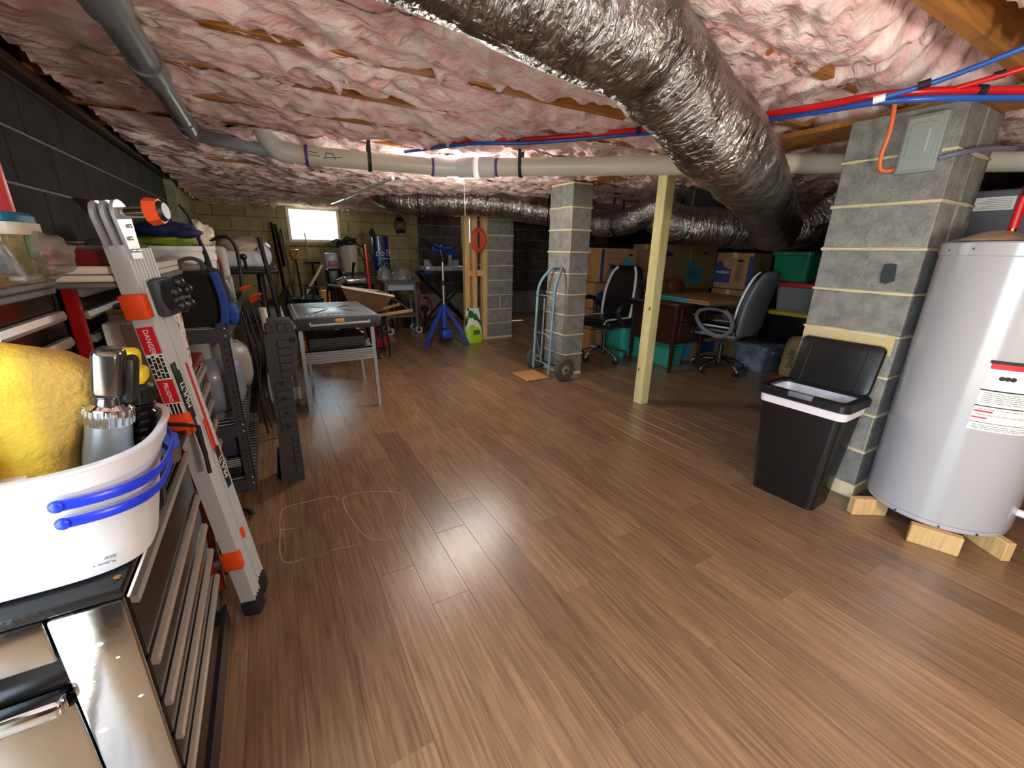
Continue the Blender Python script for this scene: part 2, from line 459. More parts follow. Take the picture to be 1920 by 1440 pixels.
ins_m = mat('pink_fibreglass', (236, 182, 182), .95, col2=(247, 234, 228), ns=8, st=(1, 1.7, 1), bump=.8, bs=15, bst=(1, 2.0, 1), bdis=.8, lo=.34, hi=.62, spec=.1, sub=.0, detail=8, bdist=.02)
GAPS = [(.50, 2.31, .26, .085), (.76, 2.33, .12, .07), (.62, 1.48, .10, .07), (.60, 1.90, .10, .055), (1.25, 1.90, .24, .07), (1.62, 1.91, .10, .06),
        (.53, 2.74, .12, .06), (2.3, 2.35, .2, .05), (1.9, .69, .55, .14), (2.3, .72, .4, .16), (2.0, 1.02, .06, .12), (1.5, 2.35, .06, .03), (3.3, 2.3, .3, .06),
        (.25, 2.31, .08, .02), (2.6, 1.5, .13, 1.0), (3.0, 1.45, .1, .4), (1.0, 3.16, .12, .04), (1.9, 3.15, .1, .05), (1.2, 3.58, .2, .03)]
TUFTS = [(2.05, 1.33, .02, .10), (2.2, 1.22, .015, .05), (.86, 2.36, .018, .07), (.70, 1.86, .02, .06), (.36, 2.1, .016, .06), (1.1, 2.78, .015, .05), (.15, 2.45, .02, .05),
         (1.6, 1.72, .02, .05), (.75, 2.75, .02, .06), (.2, 7.0, .05, .12), (1.15, 7.35, .03, .1), (.05, 6.9, .1, .06)]
def batt(k, y0, y1):
    x0, x1 = XL + .10, XR - .1
    near = y0 < 3.4; xe = x1 if y1 > 1.3 else 5.0
    dx = .016 if near else .022; nx = int((xe - x0) / dx); ny = 34 if near else 26
    X = np.linspace(x0, xe, nx + 1)[None, :].repeat(ny + 1, 0)
    v = np.linspace(-.5, .5, ny + 1)[:, None].repeat(nx + 1, 1)
    wob = (fbm(X * 2.2 + 50 * k, X * 0 + 3 * k, 3) - .45) * .05
    yc, hw = (y0 + y1) / 2, (y1 - y0) / 2 + .026
    Y = yc + v * 2 * hw + wob * (np.abs(v) * 2) ** 3 * np.sign(v) + (fbm(X * 9, v * 0 + k * 3.3, 3) - .45) * .05 * (np.abs(v) * 2) ** 4
    w1 = fbm(X * 2.3 + 3, Y * 2.3 + k * 5, 3) * .9; w2 = fbm(X * 2.6 + 40, Y * 2.6 - k * 3, 3) * .9
    A = X * .82 + Y * .57; B = -X * .57 + Y * .82
    z = np.full_like(X, 0.0) + np.vectorize(cz)(Y) + .012
    edge = np.abs(v) * 2
    z -= .050 * np.cos(v * PI) * (.6 + .8 * fbm(X * 1.3, v * 0 + k * 9.1, 2))
    r1 = ridge(A * 3.2 + w1 * 1.3, B * 6.5 + w2 * 1.6, 2)
    z -= .070 * (r1 - .45) * (1 - .3 * edge ** 4)
    z -= .036 * (ridge(A * 6 + w2 * 2, B * 15 + w1 * 2.4, 2) - .4)
    z -= .014 * (fbm(A * 18 + w1 * 5, B * 40 + w2 * 5, 3) - .45)
    z = z * (1 - np.clip((edge - .80) / .2, 0, 1) ** 2 * .75) if False else z + (.03 * np.clip(fbm(X * 1.7 + 9, v * 0 + k * 7.7, 2) - .47, -.1, .4) * 2 - .03) * np.clip((edge - .7) / .3, 0, 1)
    for gx, gy, rx, ry in GAPS:
        d = np.sqrt(((X - gx) / rx) ** 2 + ((Y - gy) / ry) ** 2) + (fbm(X * 14, Y * 14, 2) - .4) * .8
        s = np.clip(1.25 - d, 0, 1); s = s * s * (3 - 2 * s); z += .15 * s
    for tx, ty, tr, th in TUFTS:
        z -= th * np.exp(-(((X - tx) / tr) ** 2 + ((Y - ty) / (tr * .7)) ** 2))
    z = np.clip(z, 1.70, 2.12)
    V = np.stack([X, Y, z], -1).reshape(-1, 3)
    W = nx + 1
    idx = (np.arange(ny)[:, None] * W + np.arange(nx)[None, :]).reshape(-1)
    F = np.stack([idx, idx + W, idx + W + 1, idx + 1], -1)
    me = bpy.data.meshes.new('insulation_batt')
    me.vertices.add(len(V)); me.vertices.foreach_set('co', V.reshape(-1).astype(np.float32))
    me.loops.add(F.size); me.loops.foreach_set('vertex_index', F.reshape(-1).astype(np.int32))
    me.polygons.add(len(F)); me.polygons.foreach_set('loop_start', np.arange(0, F.size, 4, dtype=np.int32))
    me.polygons.foreach_set('use_smooth', np.ones(len(F), bool))
    me.update(calc_edges=True); me.validate(); me.materials.append(ins_m)
    link('insulation_batt', me, ceil)
for k in range(len(JY) - 1):
    if JY[k] > -1.3: batt(k, JY[k], JY[k + 1])
batt(40, JY[-1], JY[-1] + .24)

# ---- block piers
def pier(label, x0, x1, y0, y1, top, split=None, odd=(), z0=.03):
    t = thing('block_pier', label, 'pier', ((x0 + x1) / 2, (y0 + y1) / 2, 0))
    i = .004
    part(MB().box(x0 + i, x1 - i, y0 + i, y1 - i, 0, top - .004), 'mortar_core', cream_mortar, t, smooth=0)
    k = 0; z = z0
    part(MB().rbox(x0 - .004, x1 + .004, y0 - .004, y1 + .004, 0, z0 - .002, .006, 1), 'footing_mortar', cream_mortar, t, smooth=0)
    while z < top - .03:
        h = min(CH - .011, top - z)
        cut = split
        if k in odd: cut = 'x' if split != 'x' else 'y'
        if cut == 'x': rs = [(x0, (x0 + x1) / 2 - .005, y0, y1), ((x0 + x1) / 2 + .005, x1, y0, y1)]
        elif cut == 'y': rs = [(x0, x1, y0, (y0 + y1) / 2 - .005), (x0, x1, (y0 + y1) / 2 + .005, y1)]
        else: rs = [(x0, x1, y0, y1)]
        for a, b, c, d in rs:
            o = link('block', blk(b - a, d - c, h, pier_block), t)
            jit = random.uniform(-.003, .003)
            o.location = ((a + b) / 2 - (x0 + x1) / 2 + jit, (c + d) / 2 - (y0 + y1) / 2 + jit, z)
        z += CH; k += 1
        if z < top - .03:                          # squeezed mortar bead, proud of the face and uneven
            mb = MB(); P = []
            for (ax, ay), (bx, by) in (((x0, y0), (x1, y0)), ((x1, y0), (x1, y1)), ((x1, y1), (x0, y1)), ((x0, y1), (x0, y0))):
                for q in range(8): P.append((ax + (bx - ax) * q / 8, ay + (by - ay) * q / 8, z - .0055))
            mb.tube(P, [.0068 + random.uniform(-.0015, .0035) for _ in P], 6, closed=True)
            part(mb, 'mortar_joint', cream_mortar, t)
    return t
p1 = pier('grey block pier behind the black bin, carrying the grey electrical box', 2.59, 3.0, .79, 1.21, 1.878, 'x', (), .075)
mb = MB(); mb.grid(lambda u, v: (2.5835 - .002 * float(fbm(u * 9, v * 6)), .80 + .405 * u, .885 - v * (.065 + .06 * float(fbm(u * 4 + 3, 2.2, 3)))), 24, 4)
part(mb, 'mortar_smear', yellow_mortar, p1, label='yellow mortar smear')
hole = [(0, -.045), (.024, -.04), (.03, .0), (.024, .045), (.0, .05), (-.022, .045), (-.026, .01), (-.03, -.03)]
part(MB().prism(hole, (2.5855, .90, 1.175), (0, 1, 0), (0, 0, 1), (.004, 0, 0)), 'hole', mat('hole_shadow_grey', (52, 56, 58), .95), p1, label='dark chipped hole')
pier('grey block pier in mid room with hand truck leaning on it', 2.555, 2.79, 3.37, 3.735, 1.868)
pier('far grey block pier with bare studs along its side', 2.69, 3.11, 5.43, 5.83, 1.86, None, (2,))
# treated post
post_m = mat('treated_post', (190, 178, 118), .7, col2=(212, 200, 146), ns=2.2, st=(9, 9, .8), bump=.1, bs=20, rnd=.02, lo=.4, hi=.6)
pt = thing('wooden_post', 'pale treated timber post standing alone under the white pipe', 'post', (2.70, 2.42, 0))
part(MB().rbox(2.655, 2.745, 2.375, 2.465, 0, 1.93, .004, 1), 'shaft', post_m, pt, smooth=0)
knot = mat('wood_knot', (120, 84, 46), .7)
for z, y in ((.82, 2.40), (.30, 2.44)): part(MB().ball((2.6555, y, z), (.002, .010, .018), 10, 6), 'knot', knot, pt)
# bare studs nailed to the far pier
for x0, lab in ((2.345, 'leftmost bare stud beside the far pier, above the seed bag'), (2.455, 'middle bare stud, behind the orange cord coil'), (2.61, 'bare stud tight against the left edge of the far pier')):
    st_ = thing('wall_stud', lab, 'stud', (x0 + .035, 5.44, 0))
    part(MB().box(x0, x0 + .07, 5.40, 5.48, 0, 1.84), 'board', raw_wood, st_, smooth=0)
bl = thing('stud_blocking', 'short horizontal wood block nailed between the bare studs', 'blocking', (2.51, 5.44, .98))
part(MB().box(2.416, 2.454, 5.41, 5.47, .90, .98).box(2.526, 2.609, 5.41, 5.47, .90, .98), 'board', raw_wood, bl, smooth=0)
# ================================================================== OVERHEAD SERVICES
pvc_m = mat('white_pvc', (222, 216, 196), .35)
pvc_fit = mat('white_pvc_fitting', (226, 226, 226), .3)
purple = mat('purple_primer', (96, 70, 150), .5)
grey_pvc = mat('grey_pvc', (112, 116, 120), .32)
strap_m = mat('black_strap', (22, 22, 24), .5)
pp = thing('white_drain_pipe', 'long white plastic drain pipe hung across the room below the insulation', 'pipe', (1.25, 2.95, 1.78))
A0, A1, B0, B1 = Vector((.24, 3.145, 1.785)), Vector((1.10, 3.005, 1.78)), Vector((1.40, 2.80, 1.78)), Vector((3.95, .70, 1.78))
part(MB().cyl(A0, A1, .054, n=20), 'pipe_run', pvc_m, pp)
part(MB().cyl(B0, B1, .057, n=20), 'pipe_run', pvc_m, pp)
part(MB().tube(bez([(.10, 3.18, 1.93), (.115, 3.17, 1.86), (.165, 3.16, 1.802), (.25, 3.143, 1.785)], 6), .06, 20), 'elbow', pvc_fit, pp)
dA = (A1 - A0).normalized(); dB = (B1 - B0).normalized()
mb = MB(); mb.cyl(A1 - dA * .02, A1 + dA * .07, .064, n=20).cyl(A1 + dA * .06, Vector((1.27, 2.935, 1.78)), .058, n=20)
mb.cyl(Vector((1.25, 2.945, 1.78)), Vector((1.33, 2.86, 1.78)), .066, n=20).cyl(B0 - dB * .06, B0 + dB * .035, .066, n=20)
part(mb, 'wye_fitting', pvc_fit, pp)
for p, d, r in ((A0 + dA * .065, dA, .0605), (A1 - dA * .035, dA, .056), (B0 + dB * .05, dB, .0585), (B0 + dB * 2.62, dB, .0585)):
    part(MB().cyl(p, p + d * .018, r, n=20), 'primer_ring', purple, pp, label='purple primer ring')
part(MB().cyl(B0 + dB * 2.49, B0 + dB * 2.62, .063, n=20), 'coupling', pvc_m, pp)
for p, d, r in ((A0 + dA * .44, dA, .06), (B0 + dB * .22, dB, .062), (B0 + dB * 1.38, dB, .062)):
    s_ = d.cross(Vector((0, 0, 1))).normalized(); C_ = []
    for a in range(13):
        t = PI + PI * a / 12; C_.append(p + s_ * math.cos(t) * r + Vector((0, 0, math.sin(t) * r)))
    C_ = [p - s_ * r + Vector((0, 0, .15))] + C_ + [p + s_ * r + Vector((0, 0, .15))]
    mb = MB()
    for i in range(len(C_) - 1):
        a, b = C_[i], C_[i + 1]; nn = (a - p - d * (a - p).dot(d)); nn.z = 0 if i in (0, len(C_) - 2) else nn.z; nn = nn.normalized() * .002
        mb.add([a - d * .011, a + d * .011, b + d * .011, b - d * .011, a - d * .011 + nn, a + d * .011 + nn, b + d * .011 + nn, b - d * .011 + nn], [(0, 1, 2, 3), (7, 6, 5, 4), (0, 4, 5, 1), (2, 6, 7, 3)])
    part(mb, 'hanger_strap', strap_m, pp, label='black hanger strap')
# handwritten marks on the pipe
mb = MB()
for i, (a, b) in enumerate((((0, .02), (.05, .012)), ((.0, .0), (.06, -.005)), ((.085, -.02), (.10, .02)), ((.10, .02), (.135, .015)), ((.135, .02), (.15, -.02)), ((.085, -.012), (.19, .0)))):
    q = lambda t: A0 + dA * (.10 + t[0]) + Vector((-.02, -.0508, t[1] * .9 - .002))
    mb.tube([q(a), q(b)], .0022, 5)
part(mb, 'marker_lines', ink, pp, label='black marker scribble')

gp = thing('grey_vent_pipe', 'dark grey pipe running along the left side below the insulation', 'pipe', (-.26, 2.4, 1.83))
part(MB().cyl((-.265, 1.2, 1.84), (-.262, 2.13, 1.835), .045, n=20), 'pipe_run', grey_pvc, gp)
part(MB().cyl((-.262, 2.05, 1.835), (-.258, 2.20, 1.834), .052, n=20), 'pipe_hub', grey_pvc, gp)
part(MB().cyl((-.265, 1.45, 1.838), (-.264, 1.66, 1.837), .056, n=20), 'pipe_hub', grey_pvc, gp)
part(MB().cyl((-.258, 2.15, 1.834), (-.253, 3.02, 1.828), .038, n=20), 'pipe_run', grey_pvc, gp)
part(MB().cyl((-.256, 2.84, 1.829), (-.254, 2.98, 1.828), .043, n=20), 'pipe_hub', grey_pvc, gp)
part(MB().tube(bez([(-.253, 3.0, 1.828), (-.24, 3.10, 1.828), (-.17, 3.20, 1.828), (.0, 3.30, 1.826), (.2, 3.42, 1.824)], 6), .037, 18), 'elbow', grey_pvc, gp)
cg = thing('thin_conduit', 'thin pale conduit slanting from the pipe towards the back window', 'conduit', (.95, 5.1, 1.79))
part(MB().tube(bez([(.87, 6.4, 1.80), (.93, 5.2, 1.79), (1.03, 3.85, 1.81)], 6), .014, 10), 'tube', pvc_fit, cg)
part(MB().cyl((.899, 5.75, 1.796), (.908, 5.55, 1.793), .02, n=12), 'coupling', pvc_fit, cg)

# ---- bulb on its string
bw = thing('light_bulb', 'bare glowing bulb below the white pipe joint, with pull string', 'bulb', (1.39, 3.29, 1.72))
bulb_m = mat('bulb_glow', (255, 244, 214), .4, emis=40)
part(MB().ball((1.39, 3.29, 1.772), .03, 16, 10), 'bulb', bulb_m, bw)
part(MB().cyl((1.39, 3.29, 1.80), (1.39, 3.29, 1.86), .018, n=16).cyl((1.39, 3.29, 1.86), (1.39, 3.29, 1.92), .045, n=16), 'socket', white_plastic, bw)
part(MB().tube(bez([(1.425, 3.29, 1.80), (1.432, 3.29, 1.7), (1.436, 3.29, 1.50)], 4), .0007, 6), 'pull_string', mat('string_grey', (96, 90, 82), .8), bw)
lamp('bulb_light', (1.39, 3.29, 1.62), 21, (1.0, .95, .87), .13)

# ---- water tubing
red_pex = mat('red_tubing', (200, 24, 30), .3); blue_pex = mat('blue_tubing', (34, 84, 168), .3)
def pex(name, pts, r, m, label):
    t = solo(MB().tube(bez(pts, 8), r, 12), name, m, label, 'tubing', Vector(pts[0]))
    return t
RP = [(3.05, .10, 1.80), (2.45, .50, 1.80), (2.02, .80, 1.80), (1.97, 1.10, 1.815), (1.93, 1.62, 1.86), (1.80, 1.98, 1.885), (1.45, 2.40, 1.88), (1.22, 2.62, 1.885), (1.02, 3.05, 1.89)]
red_t = pex('red_water_tube', RP, .0125, red_pex, 'long red water tube running over the duct below the insulation')
blue_t = pex('blue_water_tube', [(x - .012, y - .012, z - .027) for x, y, z in RP[:3]] + [(x + .03, y + .012, z - .012) for x, y, z in RP[3:6]] + [(1.46, 2.37, 1.858), (1.20, 2.60, 1.862), (.95, 3.2, 1.89)], .0105, blue_pex, 'long blue water tube running just below the red one')
pex('blue_branch_tube', [(1.93, .83, 1.775), (1.98, .70, 1.80), (2.0, .52, 1.84), (2.02, .45, 1.87)], .0085, blue_pex, 'blue branch tube rising to the exposed wood joist')
pex('red_branch_tube', [(2.12, .72, 1.80), (2.18, .58, 1.83), (2.25, .46, 1.87), (2.3, .40, 1.92)], .0085, red_pex, 'red branch tube rising to the exposed wood joist')
clip_m = black_matte
cl = red_t
def bez_at(P, t):
    Q = bez(P, 8); return Q[int(t * (len(Q) - 1))], (Q[min(len(Q) - 1, int(t * (len(Q) - 1)) + 1)] - Q[int(t * (len(Q) - 1))])
for t in (.14, .19, .60, .78, .86):
    p, d = bez_at(RP, t); d.normalize()
    part(MB().cyl(p - d * .012, p + d * .012, .0175, n=12), 'clip', clip_m, cl)
for p0, p1 in (((1.96, .745, 1.793), (1.985, .66, 1.808)), ((2.165, .625, 1.823), (2.19, .555, 1.838))):
    part(MB().cyl(p0, Vector(p0).lerp(Vector(p1), .35), .0125, n=12), 'clip', clip_m, cl)
part(MB().cyl((1.925, .85, 1.772), (1.937, .82, 1.777), .0125, n=12), 'white_fitting', white_plastic, cl, label='white tee fitting')
part(MB().cyl((2.02, .45, 1.868), (2.025, .42, 1.88), .012, n=12), 'white_fitting', white_plastic, cl, label='white end fitting')

# ---- silver ducts
foil = mat('silver_foil', (120, 116, 112), .2, 1.0, col2=(196, 192, 188), ns=1, uv=True, st=(5, 9, 1), bump=.75, bs=1, bst=(15, 34, 1), bdis=1.8, lo=.35, hi=.7, bdist=.02)
foil_dark = mat('black_foil', (58, 52, 50), .22, .8, uv=True, bump=.9, bs=1, bst=(9, 30, 1), bdis=1.5, bdist=.015)
from mathutils import noise as mn
def sn(x, y, o=3):                                       # scalar fractal noise, about 0..1
    s_ = 0; a = .5
    for i in range(o): s_ += a * mn.noise((x, y, 3.7 * i)); x *= 2.03; y *= 2.03; a *= .5
    return .5 + .9 * s_
def sr(x, y, o=2):
    s_ = 0; a = .6
    for i in range(o): s_ += a * (1 - 2.2 * abs(mn.noise((x, y, 5.1 * i)))); x *= 2.1; y *= 2.1; a *= .5
    return s_
def foil_fn(seed, amp=1.0, joints=()):
    def fn(L, a):
        x = math.cos(a) * 1.5; y = math.sin(a) * 1.5
        q = 1 + amp * (.07 * (sn(x * 1.6 + seed + L * 2.5, y * 1.6 + L * 3.1) - .5) + .030 * (sr(x * 3.2 + seed * 3, y * 3.2 + L * 5) - .5) + .020 * (sr(x * 9 + seed * 7 + L * 4, y * 9 - L * 5) - .5))
        for j, wd, dp in joints: q *= 1 - dp * math.exp(-((L - j) / wd) ** 2)
        return q
    return fn
band = mat('duct_strap', (18, 18, 18), .5)
def strap(par, pts, i, r, top=.2):
    p = Vector(pts[i]); d = (Vector(pts[min(i + 1, len(pts) - 1)]) - Vector(pts[max(0, i - 1)])).normalized()
    s_ = d.cross(Vector((0, 0, 1))).normalized(); u_ = s_.cross(d); mb = MB(); C_ = []
    for a in range(17):
        t = PI + PI * a / 16; C_.append(p + s_ * math.cos(t) * r + u_ * math.sin(t) * r)
    C_ = [C_[0] + Vector((0, 0, top)) + s_ * r * .3] + C_ + [C_[-1] + Vector((0, 0, top)) - s_ * r * .3]
    mb.tube(C_, .017, 6, flat=.16, upv=None)
    part(mb, 'hanger_strap', band, par, label='black hanger strap')
D1 = bez([(-.35, 1.20, 1.97), (.0, 1.19, 1.97), (.308, 1.175, 1.957), (.514, 1.169, 1.934), (.768, 1.123, 1.879), (.981, 1.081, 1.835), (1.10, 1.083, 1.805), (1.20, 1.10, 1.77)], 12)
dm = thing('main_flex_duct', 'large crinkled silver flexible duct sweeping overhead in the foreground', 'duct', (.8, 1.1, 1.85))
part(MB().tube(D1, [.152] * 60 + [.152 - .0012 * i for i in range(len(D1) - 60)], 72, fn=foil_fn(1, 1.0, ((1.46, .04, .10),))), 'upper_sleeve', foil, dm, smooth=80)
D1b = bez([(1.03, 1.085, 1.815), (1.211, 1.109, 1.770), (1.35, 1.105, 1.695), (1.484, 1.101, 1.632), (1.63, 1.13, 1.600), (1.80, 1.21, 1.592)], 14)
part(MB().tube(D1b, [.140 + .004 * math.sin(i * .2) for i in range(len(D1b))], 72, fn=foil_fn(4, 1.1, ((0.03, .04, .10), (.60, .03, .05)))), 'elbow_sleeve', foil, dm, smooth=80)
D2 = bez([(1.74, 1.185, 1.592), (1.95, 1.28, 1.593), (2.314, 1.46, 1.585), (2.878, 1.737, 1.560), (3.332, 1.934, 1.50), (3.60, 2.06, 1.46)], 12)
part(MB().tube(D2, [.132 + .0008 * i for i in range(len(D2))], 56, fn=foil_fn(9, 1.1, ((.12, .03, .06),))), 'lower_sleeve', foil, dm, smooth=80)
# duct across the far side
D3 = bez([(1.35, 5.7, 1.88), (1.55, 5.45, 1.80), (1.85, 5.25, 1.79), (2.30, 4.95, 1.795), (2.75, 4.68, 1.74), (3.05, 4.45, 1.69), (3.3, 4.2, 1.66)], 10)
db = thing('far_flex_duct', 'silver flexible duct running in front of the far pier', 'duct', (2.2, 5.0, 1.80))
part(MB().tube(D3, .155, 40, fn=foil_fn(14, .8)), 'sleeve', foil, db, smooth=80)
strap(db, D3, 17, .16); strap(db, D3, 50, .16)
D4 = bez([(3.1, 4.05, 1.60), (3.25, 3.75, 1.54), (3.35, 3.45, 1.56), (3.45, 3.15, 1.68), (3.52, 2.95, 1.72)], 10)
dc = thing('middle_flex_duct', 'silver flexible duct behind the timber post, over the black chair', 'duct', (3.3, 3.5, 1.56))
part(MB().tube(D4, .125, 36, fn=foil_fn(22, 1.3)), 'sleeve', foil, dc, smooth=80); strap(dc, D4, 16, .13, .25)
D5 = bez([(3.20, 2.95, 1.60), (3.36, 2.82, 1.51), (3.62, 2.66, 1.49), (3.90, 2.48, 1.47), (4.20, 2.26, 1.47), (4.40, 2.12, 1.58), (4.52, 2.02, 1.72)], 10)
de = thing('low_flex_duct', 'low silver flexible duct hanging over the moving boxes', 'duct', (3.8, 2.55, 1.48))
part(MB().tube(D5, .165, 44, fn=foil_fn(31, 1.3)), 'sleeve', foil, de, smooth=80); strap(de, D5, 12, .17, .3); strap(de, D5, 25, .17, .3)
D6 = bez([(4.3, 1.75, 1.60), (4.55, 1.55, 1.66), (4.9, 1.38, 1.74), (5.3, 1.22, 1.80), (5.9, 1.0, 1.84)], 8)
df = thing('black_flex_duct', 'black foil duct seen to the right of the near pier, above the heater', 'duct', (4.9, 1.38, 1.74))
part(MB().tube(D6, .2, 40, fn=foil_fn(41, 1.2, ((.75, .04, .12),))), 'sleeve', foil_dark, df, smooth=80)
mp_ = thing('duct_plenum', 'grey metal plenum box behind the low silver duct', 'plenum', (4.2, 3.2, 1.55))
part(MB().rbox(3.75, 5.0, 3.0, 3.5, 1.45, 1.86, .01, 1), 'box', mat('galvanised', (120, 124, 126), .4, .7), mp_)

# ---- electrical box and its cables on the near pier
eb = thing('electrical_box', 'grey electrical box with raised door on the near pier', 'box', (2.56, .905, 1.72))
eb_m = mat('panel_grey', (146, 156, 148), .45)
part(MB().rbox(2.55, 2.59, .836, .974, 1.612, 1.842, .004, 1), 'case', eb_m, eb)
part(MB().rbox(2.541, 2.551, .846, .964, 1.62, 1.832, .003, 1), 'cover', eb_m, eb)
part(MB().rbox(2.5385, 2.5425, .864, .948, 1.668, 1.806, .002, 1), 'door', eb_m, eb)
part(MB().rbox(2.5365, 2.5395, .876, .884, 1.69, 1.78, .001, 1), 'handle', light_grey, eb)
orange_cable = mat('orange_cable', (238, 116, 62), .45)
solo(MB().tube(bez([(2.40, .98, 1.95), (2.47, 1.005, 1.90), (2.53, 1.02, 1.80), (2.545, 1.035, 1.70), (2.555, 1.03, 1.645), (2.565, 1.005, 1.632), (2.57, .976, 1.637)], 8), .0085, 10), 'orange_power_cable', orange_cable,
     'orange cable looping down from the ceiling into the grey electrical box', 'cable', (2.545, 1.035, 1.70))
solo(MB().tube(bez([(2.572, .835, 1.66), (2.60, .775, 1.675), (2.75, .73, 1.70), (3.1, .6, 1.715), (3.5, .42, 1.71)], 8), .011, 10), 'grey_conduit', mat('grey_conduit', (112, 108, 124), .4),
     'grey flexible conduit running right from the electrical box', 'conduit', (2.75, .73, 1.70))

# ================================================================== RIGHT FOREGROUND
# ---- water heater
HX, HY, HR = 2.70, .51, .255
wh = thing('water_heater', 'tall pale grey water heater tank beside the near pier', 'water heater', (HX, HY, .09))
heater_m = mat('heater_enamel', (178, 178, 180), .2, coat=.6)
part(MB().lathe([(0, .092), (HR - .012, .092), (HR - .004, .10), (HR - .004, .118), (HR, .124), (HR, 1.262), (HR + .003, 1.266), (HR + .003, 1.312), (HR - .004, 1.318), (0, 1.32)], 64, (HX, HY, 0)), 'tank', heater_m, wh, smooth=30)
def onr(a, z, r=HR + .0012): return Vector((HX + r * math.cos(a), HY + r * math.sin(a), z))
def curved(par, a0, a1, z0, z1, m, name='label', r=HR + .0012, lab=None):
    z0, z1 = ZL(z0), ZL(z1); mb = MB(); mb.grid(lambda u, v: onr(a0 + (a1 - a0) * u, z0 + (z1 - z0) * v, r), 12, 1)
    return part(mb, name, m, par, label=lab)
LA0, LA1 = 3.40, 4.30
ZL = lambda z: .58 + (z - .735) * 1.115
part(MB().grid(lambda u, v: onr(LA0 - .02 + (LA1 - LA0 + .04) * u, ZL(.735 + .26 * v)), 14, 1), 'warning_label', paper, wh, label='white warning label with red bands')
for z0, z1, a0, a1, m in ((.985, .997, LA0 - .02, LA1, ink), (.966, .985, LA0, LA1, ink_red), (.885, .890, LA0 - .02, LA1, ink), (.826, .830, LA0 - .02, LA1, ink), (.805, .811, LA0 - .01, 3.60, ink_red), (.781, .786, LA0 - .01, 3.56, ink_red), (.765, .767, LA0 - .02, LA1, ink)):
    curved(wh, a0, a1, z0, z1, m, 'label_band', HR + .0022)
mb = MB(); rr = random.Random(3)
for z in [.755, .748, .742] + [.80 - .006 * i for i in range(0)] + [.876 - .007 * i for i in range(6)] + [.816, .794]:
    a = LA0 + .03
    while a < LA1 - .05:
        b = a + rr.uniform(.02, .12); mb.grid(lambda u, v: onr(a + (b - a) * u, ZL(z + .0022 * v), HR + .0022), 3, 1); a = b + .015
part(mb, 'label_print', ink_grey, wh)
mb = MB()
for i, a in enumerate((3.56, 3.62, 3.68)):
    c = onr(a, ZL(.935), HR + .002); n = Vector((math.cos(a), math.sin(a), 0)); mb.cyl(c, c + n * .0008, .009, n=14)
part(mb, 'label_symbols', ink, wh)
mb = MB()
for a, z in ((2.35, 1.285), (2.75, 1.29), (3.4, 1.29), (2.9, .108), (3.5, .108), (4.0, .108)):
    c = onr(a, z, HR); n = Vector((math.cos(a), math.sin(a), 0)); mb.cyl(c, c + n * .004, .004, n=8)
part(mb, 'screws', steel_dark, wh)
part(MB().cyl(onr(4.75, .20, HR - .02), onr(4.75, .20, HR + .05), .016, n=14).cyl(onr(4.75, .205, HR + .04), onr(4.75, .15, HR + .055), .012, n=12), 'drain_valve', white_plastic, wh)
part(MB().grid(lambda u, v: onr(4.72 + .5 * u, .26 + .16 * v, HR + .004), 8, 1), 'access_panel', heater_m, wh)
brass = mat('brass', (176, 130, 60), .25, 1.0)
q = Vector((2.755, .585, 0))
part(MB().cyl(q + Vector((0, 0, 1.318)), q + Vector((0, 0, 1.335)), .026, n=16), 'inlet_collar', white_plastic, wh)
part(MB().cyl(q + Vector((0, 0, 1.335)), q + Vector((0, 0, 1.36)), .017, n=6).cyl(q + Vector((0, 0, 1.36)), q + Vector((0, 0, 1.385)), .013, n=12), 'brass_fitting', brass, wh, label='brass inlet fitting')
part(MB().tube(bez([q + Vector((0, 0, 1.375)), q + Vector((.002, 0, 1.5)), q + Vector((.01, -.01, 1.62)), q + Vector((.02, -.04, 1.85))], 5), .015, 12), 'red_riser', red_pex, wh, label='red inlet tube')
part(MB().cyl(q + Vector((.0045, -.002, 1.50)), q + Vector((.006, -.004, 1.54)), .018, n=12), 'clamp_ring', steel_dark, wh)
part(MB().tube(bez([q + Vector((.06, -.03, 1.32)), q + Vector((.03, .0, 1.36)), q + Vector((-.02, .01, 1.34))], 5), .004, 8), 'yellow_wire', yellow_plastic, wh)
mb = MB()
def bagf(u, v):
    x = HX - .235 + .40 * u; y = HY - .02 + .20 * v
    return (x, y, 1.321 + .045 * math.sin(PI * u) ** .8 * math.sin(PI * v) ** .6 * (.8 + .4 * float(fbm(u * 6, v * 4))))
mb.grid(bagf, 28, 12).grid(lambda u, v: (HX - .235 + .40 * u, HY - .02 + .20 * v, 1.3205), 2, 2)
solo(mb, 'manual_pouch', mat('brown_plastic_pouch', (150, 124, 92), .25, col2=(186, 166, 132), ns=10, coat=.4), 'brown plastic pouch lying on top of the water heater', 'pouch', (HX, HY + .08, 1.32))
for x0, x1, y0, y1, rz, lab in ((2.445, 2.56, .665, .705, -.55, 'small pale lumber offcut under the heater, against the near pier'), (2.39, 2.53, .40, .44, 1.95, 'pale lumber offcut under the front of the heater, between two others'), (2.60, 2.74, .275, .315, 1.0, 'small pale lumber offcut under the heater, furthest right')):
    cx, cy = (x0 + x1) / 2, (y0 + y1) / 2
    t = thing('lumber_offcut', lab, 'wood block', (cx, cy, 0), rz)
    part(MB().rbox(-.085, .085, -.019, .019, 0, .09, .003, 1), 'board', raw_wood, t, local=True, smooth=0)
    part(MB().box(.0851, .0856, -.018, .018, .002, .088), 'end_grain', mat('end_grain', (214, 158, 84), .7, col2=(190, 130, 60), ns=30), t, local=True, smooth=0)

